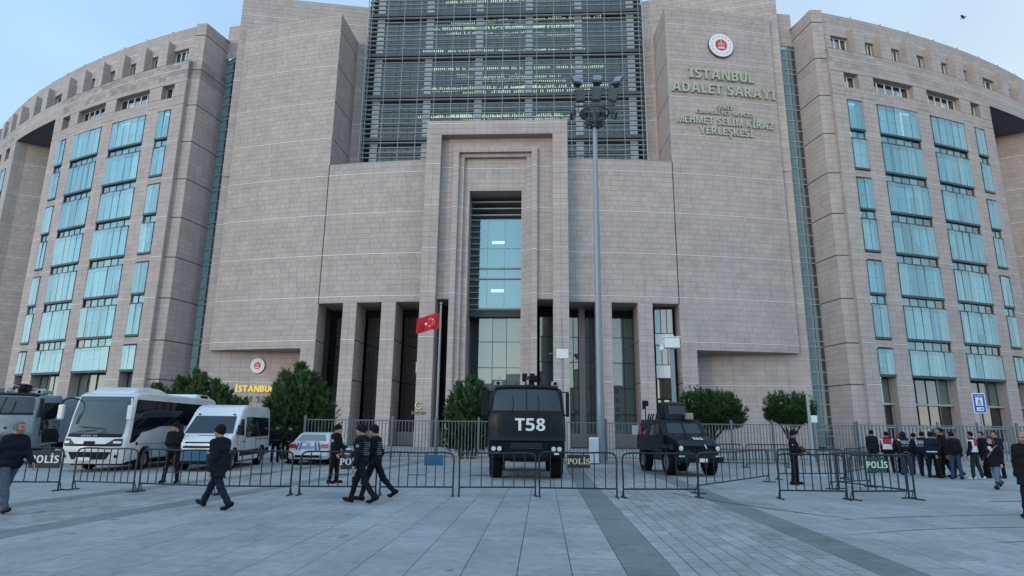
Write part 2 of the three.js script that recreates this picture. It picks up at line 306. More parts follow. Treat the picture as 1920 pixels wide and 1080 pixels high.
// ---- wall, blocks and the rest, both sides
const openingGlass = [];
for (const side of [-1, 1]) {
  const w = wallPart('curved_wall'), S = (pts, h0, h1, o) => stoneFace(w, mir(pts, side), h0, h1, o), sh = (pts, h0, h1) => sheetM(w.plain, pts, side, h0, h1);
  const A = (u0, u1, n = 6) => arc(120, u0, u1, n);
  S(A(6.95, 17.6, 8), 13.5, 28.2);
  const inner = (pts) => pts.map(([u, z]) => [u, z - 6]);
  const P0 = mir(A(6.95, 17.6, 8), side), P1 = P0.map(([u, z]) => [u, z - 5]); cap(w.plain, P0, P1, 28.22);
  { const B0 = mir(A(6.95, 17.6, 8), side), B1 = B0.map(([u, z]) => [u, z - 4.5]); under(w.plain, B0, B1, 13.5); }
  // lower pillars
  for (const [u0, u1] of [[9.66, 11.05], [13.6, 14.98]]) {
    S(A(u0, u1, 1), 0, 13.5, { w: 0.7 });
    const z0 = arcPt(120, u0)[1], z1 = arcPt(120, u1)[1];
    S([[u0, z0 - 3.2], [u0, z0]], 0, 13.5, { w: 0.8, dark: true, hide: true }); S([[u1, z1], [u1, z1 - 3.2]], 0, 13.5, { w: 0.8, dark: true, hide: true });
  }
  S([[6.95, zl(-61)], [6.95, zl(-57.6)]].reverse(), 0, 13.5, { hide: true, dark: true });
  // pier and overhanging block
  const b = wallPart('stone_block'), SB = (pts, h0, h1, o) => stoneFace(b, mir(pts, side), h0, h1, o);
  SB(A(17.6, 19.1, 1), 0, 9.1, { w: 0.75 });
  SB(A(17.6, 29.45, 10), 9.1, 46.1);
  const zi = arcPt(120, 17.6)[1], zo = arcPt(120, 29.45)[1];
  SB([[17.6, zl(-62.4)], [17.6, zi]], 0, 13.5, { hide: true, dark: true });
  SB([[17.3, zl(-64.3)], [17.6, zi]], 28.2, 46.1, { dark: true });
  { const g = arcPt(120.03, 17.6); const gm = new MB(); b.grooves.push(gm); gm.box(side * 17.6 - 0.05, 13.5, g[1] - 0.1, side * 17.6 + 0.05, 28.2, g[1] + 0.004); }
  sheetM(b.plain, [[19.1, arcPt(120, 19.1)[1]], [19.1, zl(-62.3)]], side, 0, 9.1);
  SB([[19.1, zl(-62.2)], [29.45, zl(-61.75)]], 0, 9.1, { w: 1.0, even: true });
  SB([[29.45, zo], [29.45, zl(-61.8)]], 9.1, 46.1, { dark: true, noBand: true });
  { const B0 = mir(A(17.6, 29.45, 10), side), B1 = mir([...A(17.6, 29.45, 10)].map(([u]) => [u, zl(-62.25)]), side); under(b.plain, B0, B1, 9.1); cap(b.plain, B0, mir([...A(17.6, 29.45, 10)].map(([u]) => [u, zl(-63.5)]), side), 46.12); }
  // pilaster running up into the tall rear mass
  const p = wallPart('tall_pilaster'), SP = (pts, h0, h1, o) => stoneFace(p, mir(pts, side), h0, h1, o);
  SP([[29.45, zl(-61.75)], [30.45, zl(-61.45)]], 0, 45.2, { w: 1.1 });
  SP([[16.1, zl(-64.15)], [23.3, zl(-62.8)], [30.45, zl(-61.4)]], 28.2, 50.9, { hide: false });
  SP([[30.45, zl(-61.4)], [30.45, zl(-64)]], 0, 50.9, { hide: true, dark: true });
  cap(p.plain, mir([[16.1, zl(-64.15)], [30.45, zl(-61.4)]], side), mir([[16.1, zl(-80)], [30.45, zl(-80)]], side), 50.92);
  SP([[16.1, zl(-68)], [16.1, zl(-64.15)]], 28.2, 50.9, { hide: true });
  // wall above the glass strip
  SP([[30.45, zl(-62.35)], [32.4, zl(-62.6)]], 43.3, 47.6, { w: 1.0 });
  // tower return and corner pier
  const t = wallPart('window_tower'), ST = (pts, h0, h1, o) => stoneFace(t, mir(pts, side), h0, h1, o);
  ST([[32.3, zl(-63)], [32.36, zl(-62.1)], [32.62, zl(-60.7)], [33.0, zl(-59.15)]], 0, 45.6, { dark: true, w: 1.0 });
  ST([[33.0, zl(-59.15)], [34.2, zl(-59.2)]], 0, 45.6, { w: 0.6, dark: true });
  const fz = (u) => arcPt(123.6, u)[1];
  ST([[34.2, zl(-59.2)], [34.2, fz(34.2)]], 0, 40.75, { noBand: true, w: 2 });
  // strip of glass between block and tower
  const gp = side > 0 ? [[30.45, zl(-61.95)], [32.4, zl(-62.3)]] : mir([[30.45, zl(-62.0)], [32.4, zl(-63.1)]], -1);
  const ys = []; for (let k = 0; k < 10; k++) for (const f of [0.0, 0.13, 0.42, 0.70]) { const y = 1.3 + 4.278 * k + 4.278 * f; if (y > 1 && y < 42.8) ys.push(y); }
  glazing('stair_window', courthouse, gp, 0.3, 43.3, side > 0 ? 2 : 1, ys, (i, j) => (side > 0 && i === 0 ? M.glassC : M.glassDark), { t: 0.045, frame: M.greyMetal });  // pale and dark panes paint in the sky and tower wall reflections
  new MB().quad(...(side > 0 ? [[30.5, 0, zl(-64)], [32.4, 0, zl(-64)], [32.4, 44, zl(-64)], [30.5, 44, zl(-64)]] : [[-32.4, 0, zl(-64.4)], [-30.5, 0, zl(-64.4)], [-30.5, 44, zl(-64.4)], [-32.4, 44, zl(-64.4)]])).build('stair_well', M.interior, courthouse);
  // lower openings: glass far back in the shade
  const back = mir([[4.2, zl(-60.8)], [17.6, zl(-62.3)]], side);
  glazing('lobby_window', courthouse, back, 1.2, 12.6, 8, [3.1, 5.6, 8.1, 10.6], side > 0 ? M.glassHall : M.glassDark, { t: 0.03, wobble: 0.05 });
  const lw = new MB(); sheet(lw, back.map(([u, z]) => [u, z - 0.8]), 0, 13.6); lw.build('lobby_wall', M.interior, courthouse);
  const pl = wallPart('lobby_plinth'); sheet(pl.plain, back.map(([u, z]) => [u, z + 0.25]), 0, 1.25); cap(pl.plain, back.map(([u, z]) => [u, z + 0.25]), back, 1.25);
  if (side > 0) for (const u of [8.4]) pl.plain.box(side * u - 0.3, 0, zl(-61.6), side * u + 0.3, 13.5, zl(-60.9));
}
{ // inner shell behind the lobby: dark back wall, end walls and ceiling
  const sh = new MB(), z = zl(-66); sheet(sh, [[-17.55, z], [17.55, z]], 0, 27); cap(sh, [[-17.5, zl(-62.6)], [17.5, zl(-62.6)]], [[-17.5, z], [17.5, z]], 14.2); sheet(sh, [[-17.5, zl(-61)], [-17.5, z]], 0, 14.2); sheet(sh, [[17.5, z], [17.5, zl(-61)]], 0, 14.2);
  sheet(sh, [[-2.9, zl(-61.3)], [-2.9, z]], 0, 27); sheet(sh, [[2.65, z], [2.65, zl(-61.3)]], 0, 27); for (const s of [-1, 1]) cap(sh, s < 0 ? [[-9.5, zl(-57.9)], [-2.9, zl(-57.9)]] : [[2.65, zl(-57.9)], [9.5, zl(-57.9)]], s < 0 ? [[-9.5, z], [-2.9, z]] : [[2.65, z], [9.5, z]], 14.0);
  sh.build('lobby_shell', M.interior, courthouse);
  // stair bay with white bands in the opening beside the right block
  const zb = zl(-60.1), u0 = 15.45, u1 = 17.2; for (const [a, b] of [[9.75, 10.8], [6.55, 7.75]]) new MB().box(u0, a, zb - 0.3, u1, b, zb).build('white_spandrel', M.whitePaint, courthouse);
  for (const [a, b, m] of [[10.85, 13.4, M.glassB], [7.8, 9.7, M.glassB], [4.6, 6.5, M.glassDark], [1.2, 4.5, M.glassDark]]) glazing('stair_bay_window', courthouse, [[u0, zb - 0.1], [u1, zb - 0.1]], a, b, 3, [], (i) => (i === 0 ? m : M.glassDark), { t: 0.03 });
  new MB().box(u0 - 0.2, 0, zb - 1.2, u1 + 0.3, 13.5, zb - 1.1).build('stair_bay_wall', M.interior, courthouse);
}
// ---- window towers on the curve
const phiU = (phi, r) => r * Math.sin(phi * D2R);
const PA = (r, f0, f1, n = 3) => { const o = []; for (let i = 0; i <= n; i++) { const f = (f0 + (f1 - f0) * i / n) * D2R; o.push([r * Math.sin(f), r * Math.cos(f)]); } return o; };
function towerWindow(side, f0, f1, kind, bot, top, seed) {
  // a projecting glass box between two floors
  const rnd = rng(seed), n = kind === 'wide' ? 5 : 2, r = 123.68, fr = new MB(), P = new Path(mir(PA(r, f0 + 0.02, f1 - 0.02, n), side));
  const prismAt = (mb, ra, rb, y0, y1, a = f0, b = f1) => { const A = mir(PA(ra, a, b, 3), side), B = mir(PA(rb, a, b, 3), side); for (let i = 0; i < 3; i++) { const q = [B[i], A[i], A[i + 1], B[i + 1]]; mb.prism(q.map(([x, z]) => [x, y0, z]), q.map(([x, z]) => [x, y1, z])); } };
  prismAt(fr, 123.2, r + 0.03, bot - 0.24, bot - 0.02); prismAt(fr, 123.2, r + 0.02, top, top + 0.10);
  for (let i = 0; i <= n; i++) { const s = P.L * i / n, c0 = P.off(Math.max(0, s - 0.013), 0.008), c1 = P.off(Math.min(P.L, s + 0.013), 0.008), d0 = P.off(Math.max(0, s - 0.013), -0.05), d1 = P.off(Math.min(P.L, s + 0.013), -0.05); fr.prism([d0, c0, c1, d1].map(([x, z]) => [x, bot, z]), [d0, c0, c1, d1].map(([x, z]) => [x, top, z])); }
  const fm = fr.build('tower_window', M.glassFrame, courthouse);
  for (let i = 0; i < n; i++) {
    const w = 0.03, a = P.off(P.L * i / n, w * (rnd() - 0.5)), b = P.off(P.L * (i + 1) / n, w * (rnd() - 0.5)), q = 0.07 * (rnd() - 0.5), nn = P.at(P.L * (i + 0.5) / n);
    new MB().quad([a[0], bot, a[1]], [b[0], bot, b[1]], [b[0] + nn[2] * q, top, b[1] + nn[3] * q], [a[0] + nn[2] * q, top, a[1] + nn[3] * q]).build('pane', [M.glass, M.glassB, M.glassC, M.glass][Math.floor(rnd() * 4)], fm);
  }
  const e0 = mir([PA(123.0, f0 + 0.02, f1, 1)[0], PA(r, f0 + 0.02, f1, 1)[0]], side), e1 = mir([PA(r, f0, f1 - 0.02, 1)[1], PA(123.0, f0, f1 - 0.02, 1)[1]], side), ep = new MB(), eq = new MB();
  sheet(ep, e0, bot, top); ep.build('pane', M.glassB, fm); sheet(eq, e1, bot, top); eq.build('pane', M.glassB, fm);
  const bl = new MB(true), Q = new Path(mir(PA(123.35, f0 + 0.05, f1 - 0.05, 3), side));
  let s = 0; while (s < Q.L - 0.1) {
    const wd = 0.16 + rnd() * 0.5, e = Math.min(Q.L, s + wd), drop = rnd() < 0.14 ? (top - bot) * (0.3 + 0.5 * rnd()) : rnd() < 0.13 ? 3 : 0.02;
    const g = 0.3 + 0.7 * rnd(), a = Q.off(s + 0.02, 0.03 * rnd()), b = Q.off(e - 0.02, 0.03 * rnd()); bl.col = [g, g, g];
    if (top - drop - bot > 0.1 && drop < 2) bl.quad([a[0], bot + drop, a[1]], [b[0], bot + drop, b[1]], [b[0], top - 0.34, b[1]], [a[0], top - 0.34, a[1]]);
    s = e;
  }
  bl.build('blind', M.blindV, fm);
  { const q0 = Q.at(0.05), rl = new MB(), ym = bot + (top - bot) * 0.48; for (let i = 0; i < 6; i++) { const a = Q.off(Q.L * i / 6 + 0.01, 0.08), b = Q.off(Q.L * (i + 1) / 6, 0.08); rl.quad([a[0], ym, a[1]], [b[0], ym, b[1]], [b[0], ym + 0.05, b[1]], [a[0], ym + 0.05, a[1]]); } rl.build('inner_rail', M.louvre, fm); }
}
M.blindV = SM({ color: lin(0.95, 0.97, 0.95), roughness: 0.9, vertexColors: true });
const COLS = [[16.80, 17.65, 'narrow'], [18.52, 21.05, 'wide'], [21.93, 24.36, 'wide'], [25.2, 25.98, 'narrow']];
function towerFront(side, f0, f1, cols, detail) {
  const t = wallPart('window_tower'), S = (a, b, h0, h1, o = {}, r = 123.6) => stoneFace(t, mir(PA(r, a, b, o.n ?? 2), side), h0, h1, o);
  const edges = [f0, ...cols.flatMap(([a, b]) => [a, b]), f1];
  const sideWall = (f, ra, rb, h0, h1, toRight) => { const p = [PA(rb, f, f + 1, 1)[0], PA(ra, f, f + 1, 1)[0]]; sheet(t.plain, mir(toRight ? p : p.reverse(), side), h0, h1); };
  for (let i = 0; i < edges.length; i += 2) {
    const a = edges[i], b = edges[i + 1]; S(a, b, 0, band(8), { w: 0.95, even: true });
    if (i > 0) sideWall(a, 123.6, 121.9, 0, band(8) - 0.4, true); if (i + 2 < edges.length) sideWall(b, 123.6, 121.9, 0, band(8) - 0.4, false);
  }
  // attic storey with small openings, then the ledge
  const q0 = 36.5, q1 = 38.15, hb = band(8);
  S(f0, f1, hb, q0, { n: 6, noBand: true }); S(f0, f1, q1, 40.75, { n: 6 });
  for (let i = 0; i < edges.length; i += 2) S(edges[i], edges[i + 1], q0, q1, { w: 0.95, even: true });
  cap(t.plain, mir(PA(123.63, f0, f1, 6), side), mir(PA(121.5, f0, f1, 6), side), 40.77);
  cols.forEach(([a, b, kind], ci) => {
    // attic opening
    sideWall(a, 123.6, 122.0, q0, q1, false); sideWall(b, 123.6, 122.0, q0, q1, true);
    { const A = mir(PA(123.6, a, b, 3), side), B = mir(PA(122.0, a, b, 3), side); under(t.plain, A, B, q1); cap(t.plain, A, B, q0); }
    glazing('attic_window', courthouse, mir(PA(122.95, a, b, 1), side), q0 + 0.05, q1 - 0.02, kind === 'wide' ? 5 : 2, [], M.glassMid, { t: 0.05, frame: M.whitePaint });
    // floors
    const top = hb - 0.45;
    if (!detail && kind === 'narrow' && ci) return;
    S(a, b, hb - 0.42, hb, { noBand: true, w: 0.95, even: true });
    for (let k = 7; k >= 1; k--) {
      const bot = band(k) + 0.62, tp = k === 7 ? hb - 0.58 : band(k + 1) - 0.55, spandrel = kind === 'narrow' && k % 2 === 0;
      towerWindow(side, a, b, kind, k === 1 ? 6.98 : bot, tp, k * 17 + ci * 5 + (side > 0 ? 900 : 0) + Math.round(f0));
      if (spandrel) S(a, b, band(k) - 0.36, band(k) + 0.32, { w: 0.9, even: true, noBand: true });
      else if (k > 1) glazing('clerestory_window', courthouse, mir(PA(123.46, a, b, 1), side), band(k) - 0.44, band(k) + 0.34, kind === 'wide' ? 5 : 2, [], (i) => (kind === 'wide' && i === (side > 0 ? 4 : 0) ? M.glassDark : [M.glassC, M.glass, M.glassB][(i + k) % 3]), { t: 0.016, wobble: 0.03, frame: M.glassFrame });
    }
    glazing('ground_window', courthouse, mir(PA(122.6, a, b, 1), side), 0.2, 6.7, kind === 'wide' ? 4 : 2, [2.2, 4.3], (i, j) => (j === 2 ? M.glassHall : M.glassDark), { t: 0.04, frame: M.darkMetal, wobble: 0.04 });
    const bm = new MB(); { const A = mir(PA(123.1, a, b, 1), side), B = mir(PA(122.6, a, b, 1), side), qd = [B[0], A[0], A[1], B[1]]; bm.prism(qd.map(([x, z]) => [x, 4.2, z]), qd.map(([x, z]) => [x, 4.38, z])); bm.prism(qd.map(([x, z]) => [x, 2.1, z]), qd.map(([x, z]) => [x, 2.22, z])); bm.prism(qd.map(([x, z]) => [x, 0, z]), qd.map(([x, z]) => [x, 0.9, z])); } bm.build('ground_beam', M.greyMetal, courthouse);
    // dark rooms behind
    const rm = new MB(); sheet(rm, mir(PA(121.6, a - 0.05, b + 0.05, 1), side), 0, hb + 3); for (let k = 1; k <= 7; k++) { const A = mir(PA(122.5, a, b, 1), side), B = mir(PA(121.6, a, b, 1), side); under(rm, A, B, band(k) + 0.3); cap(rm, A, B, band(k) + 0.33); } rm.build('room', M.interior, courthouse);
  });
}
M.glassMid = PM({ color: lin(0.25, 0.36, 0.40), roughness: 0.02, transmission: 1, thickness: 0, ior: 3.2 });
for (const side of [-1, 1]) {
  towerFront(side, 16.07, 26.86, COLS, true);
  const wing = COLS.map(([a, b, k]) => [a + 16.3, b + 16.3, k]);
  if (side < 0) towerFront(side, 32.2, 43.2, wing, false);
  // set back top storey with fins, running on over the open bay
  const t = wallPart('crown_storey'), rU = 122.75, far = side < 0 ? 46 : 36, S = (a, b, h0, h1, o = {}, r = rU) => stoneFace(t, mir(PA(r, a, b, o.n ?? 2), side), h0, h1, o);
  const FINS = [17.75, 19.4, 21.1, 22.85, 24.6, 26.2, 28.7, 30.4, 32.6, 34.3, 36.0, 37.7, 39.4, 41.1, 42.8].filter((a) => a + 1.8 < far), f = 15.6, wins = [[16.65, 17.7], ...FINS.map((a, i) => [a + 0.84, (FINS[i + 1] ?? a + 1.7) - 0.1])];
  S(f, far, 43.0, 45.55, { n: 18 }); S(f, far, 40.2, 41.5, { n: 18, noBand: true });
  const ed = [f, ...wins.flat(), far]; for (let i = 0; i < ed.length; i += 2) S(ed[i], ed[i + 1], 41.5, 43.0, { w: 0.8, even: true });
  cap(t.plain, mir(PA(rU + 0.03, f, far, 18), side), mir(PA(rU - 6, f, far, 18), side), 45.57);
  for (const [a, b] of wins) {
    const A = mir(PA(rU, a, b, 1), side), B = mir(PA(rU - 0.5, a, b, 1), side); under(t.plain, A, B, 43.0); cap(t.plain, A, B, 41.5);
    sheet(t.plain, mir([PA(rU, a, b, 1)[0], PA(rU - 0.5, a, b, 1)[0]], side), 41.5, 43); sheet(t.plain, mir([PA(rU - 0.5, a, b, 1)[1], PA(rU, a, b, 1)[1]], side), 41.5, 43);
    glazing('crown_window', courthouse, mir(PA(rU - 0.4, a, b, 1), side), 41.5, 43.0, 3, [], M.glassMid, { t: 0.05, frame: M.whitePaint });
  }
  for (const a of FINS) {
    const b = a + 0.62;
    const fin = wallPart('stone_fin'); stoneFace(fin, mir(PA(123.45, a, b, 1), side), 40.7, 43.95, { w: 0.8 });
    const A = PA(123.45, a, b, 1), B = PA(122.25, a, b, 1);
    stoneFace(fin, mir([B[0], A[0]], side), 40.7, 43.95, { w: 0.9, noBand: false, dark: true }); stoneFace(fin, mir([A[1], B[1]], side), 40.7, 43.95, { w: 0.9, dark: true });
    cap(fin.plain, mir(A, side), mir(B, side), 43.97);
  }
  for (let q = 16.2; q < far; q += 1.9) { const p = PA(rU - 0.15, q, q + 1, 1)[0]; mesh('roof_fitting', merge([boxG(0.04, 0.26, 0.04, side * p[0], 45.68, p[1]), boxG(0.10, 0.06, 0.18, side * p[0], 45.82, p[1] + 0.06)]), M.greyMetal, courthouse); }
  // ring over the open bay, its soffit, and the side wall of the next wing
  const f1 = 26.86, f2 = 32.2; stoneFace(t, mir(PA(123.6, f1, f2, 5), side), 38.5, 40.75, {});
  cap(t.plain, mir(PA(123.63, f1, f2, 5), side), mir(PA(121.5, f1, f2, 5), side), 40.77);
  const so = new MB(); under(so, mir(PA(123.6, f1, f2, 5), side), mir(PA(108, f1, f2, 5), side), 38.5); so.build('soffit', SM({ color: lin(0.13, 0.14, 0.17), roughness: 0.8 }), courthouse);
  const wv = wallPart('wing_wall'); const c0 = PA(123.6, f2, f2 + 1, 1)[0];
  stoneFace(wv, mir([[50, c0[1] - 9.5], [c0[0] - 0.9, c0[1] - 0.9]], side), 0, 38.5, { w: 1.0, n: 1 }); stoneFace(wv, mir([[c0[0] - 0.9, c0[1] - 0.9], c0], side), 0, 38.5, { w: 0.7 });
  sheetM(wv.plain, [PA(123.6, f1, f1 + 1, 1)[0], PA(108, f1, f1 + 1, 1)[0]], side, 0, 38.5);
}
// ---- glazed atrium behind the portal
{
  const zL = zl(-62.7), zG = zl(-63.6), beams = [27.8, 33.05, 38.3, 43.6, 48.85, 54.1], colsU = [-14.5, -8.65, -2.8, 2.95, 8.65, 14.6];
  const fr = new MB();
  for (const u of colsU) fr.box(u - 0.42, 27.5, zG, u + 0.42, 56, zG + 0.25);
  fr.build('atrium_column', M.greyMetal, courthouse);
  const bm = new MB(); for (const y of beams) { bm.box(-15.7, y - 0.2, zG + 0.26, 15.7, y + 0.2, zL - 0.06); } bm.build('atrium_beam', SM({ color: lin(0.045, 0.055, 0.065), roughness: 0.5 }), courthouse);
  for (let i = 0; i < 5; i++) for (let j = 0; j < 5; j++) glazing('atrium_window', courthouse, [[colsU[i] + 0.42, zG + 0.04], [colsU[i + 1] - 0.42, zG + 0.04]], beams[j] + 0.2, beams[j + 1] - 0.2, 3, [beams[j] + 1.9, beams[j] + 3.6], M.glassAtrium ??= PM({ color: lin(0.50, 0.74, 0.78), metalness: 0.05, roughness: 0.02, transmission: 1, thickness: 0, ior: 1.75 }), { t: 0.03, wobble: 0.02 });
  // louvres: bars of their own across the whole front and round the ends
  for (let y = 27.9; y < 55; y += 0.585) {
    if (beams.some((b) => Math.abs(b - y) < 0.26)) continue;
    const l = new MB(), bl = (x0, x1, z) => l.prism([[x0, y - 0.03, z], [x1, y - 0.03, z], [x1, y - 0.10, z - 0.16], [x0, y - 0.10, z - 0.16]], [[x0, y + 0.02, z], [x1, y + 0.02, z], [x1, y - 0.07, z - 0.16], [x0, y - 0.07, z - 0.16]]);
    bl(-15.7, 15.7, zL); l.build('louvre', M.louvre, courthouse);
    for (const s of [-1, 1]) mesh('end_louvre', boxG(0.24, 0.06, 1.1, s * 15.72, y, zL - 0.75), M.louvre, courthouse);
  }
  for (let i = -8; i <= 8; i++) { const u = i * 1.93; mesh('louvre_rod', boxG(0.05, 28, 0.05, u, 41.5, zL + 0.04), M.louvre, courthouse); }
  for (const s of [-1, 1]) mesh('louvre_rod', boxG(0.10, 28, 0.12, s * 15.9, 41.5, zL), M.greyMetal, courthouse);
  // inside: walls, roof, gallery floors and glowing bars that stand in for reflections
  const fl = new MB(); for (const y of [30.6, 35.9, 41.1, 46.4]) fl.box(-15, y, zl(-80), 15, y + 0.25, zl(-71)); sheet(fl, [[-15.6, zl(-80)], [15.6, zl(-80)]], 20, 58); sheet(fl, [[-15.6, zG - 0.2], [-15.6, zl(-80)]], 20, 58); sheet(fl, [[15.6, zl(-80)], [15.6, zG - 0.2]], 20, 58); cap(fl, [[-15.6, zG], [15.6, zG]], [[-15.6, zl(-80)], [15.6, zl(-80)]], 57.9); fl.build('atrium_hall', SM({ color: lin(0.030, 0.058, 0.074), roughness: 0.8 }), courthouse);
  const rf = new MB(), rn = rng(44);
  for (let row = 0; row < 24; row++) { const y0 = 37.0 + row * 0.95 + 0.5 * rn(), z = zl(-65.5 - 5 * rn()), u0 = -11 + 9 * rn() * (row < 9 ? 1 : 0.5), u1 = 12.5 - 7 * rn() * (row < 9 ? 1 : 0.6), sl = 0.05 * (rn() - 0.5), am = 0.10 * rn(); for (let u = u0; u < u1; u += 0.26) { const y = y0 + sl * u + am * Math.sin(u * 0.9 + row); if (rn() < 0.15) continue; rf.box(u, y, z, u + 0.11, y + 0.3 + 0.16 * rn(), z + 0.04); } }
  rf.build('ceiling_lamp_row', SM({ color: lin(0.8, 0.78, 0.6), roughness: 0.6, emissive: lin(1.0, 0.78, 0.42), emissiveIntensity: 0.5 }), courthouse).userData.kind = 'stuff';  // no lamps: emissive bars imitate the yellow reflections in the atrium glass
  for (const u of [-7, 1, 9]) { const p = new THREE.PointLight(0xfff0c8, 4); p.name = 'hall_light'; p.position.set(u, 46, zl(-66)); p.castShadow = true; p.shadow.radius = 10; courthouse.add(p); }  // weak lights added to match the glowing bars
}
// ---- build the stone: the panels that show largest are parts of their wall, the rest one field per wall
{
  const order = stonePanels.filter((p) => p.size > 0).sort((a, b) => b.size - a.size).slice(0, 300), single = new Set(order);
  const slab = (mb, p) => {
    const [a, b, a0, b0, y0, y1] = p.q; mb.col = p.col;
    mb.quad([a[0], y0, a[1]], [b[0], y0, b[1]], [b[0], y1, b[1]], [a[0], y1, a[1]]);
    mb.quad([a[0], y1, a[1]], [b[0], y1, b[1]], [b0[0], y1, b0[1]], [a0[0], y1, a0[1]]); mb.quad([a0[0], y0, a0[1]], [b0[0], y0, b0[1]], [b[0], y0, b[1]], [a[0], y0, a[1]]);
    mb.quad([a0[0], y0, a0[1]], [a[0], y0, a[1]], [a[0], y1, a[1]], [a0[0], y1, a0[1]]); mb.quad([b[0], y0, b[1]], [b0[0], y0, b0[1]], [b0[0], y1, b0[1]], [b[0], y1, b[1]]);
  };
  for (const part of wallParts) {
    const host = part.joint.p.length ? part.joint.build(part.name, M.joint, courthouse) : null, root = host ?? courthouse;
    const field = new MB(true);
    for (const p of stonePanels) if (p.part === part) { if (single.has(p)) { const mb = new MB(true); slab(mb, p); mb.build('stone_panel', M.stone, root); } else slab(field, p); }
    if (field.p.length) field.build('stone_cladding', M.stone, root).userData.kind = 'stuff';
    if (part.plain.p.length) part.plain.build(host ? 'stone_lining' : part.name, M.stonePlain, root);
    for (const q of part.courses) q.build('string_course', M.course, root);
    for (const q of part.grooves) q.build('shadow_joint', M.groove, root);
  }
}
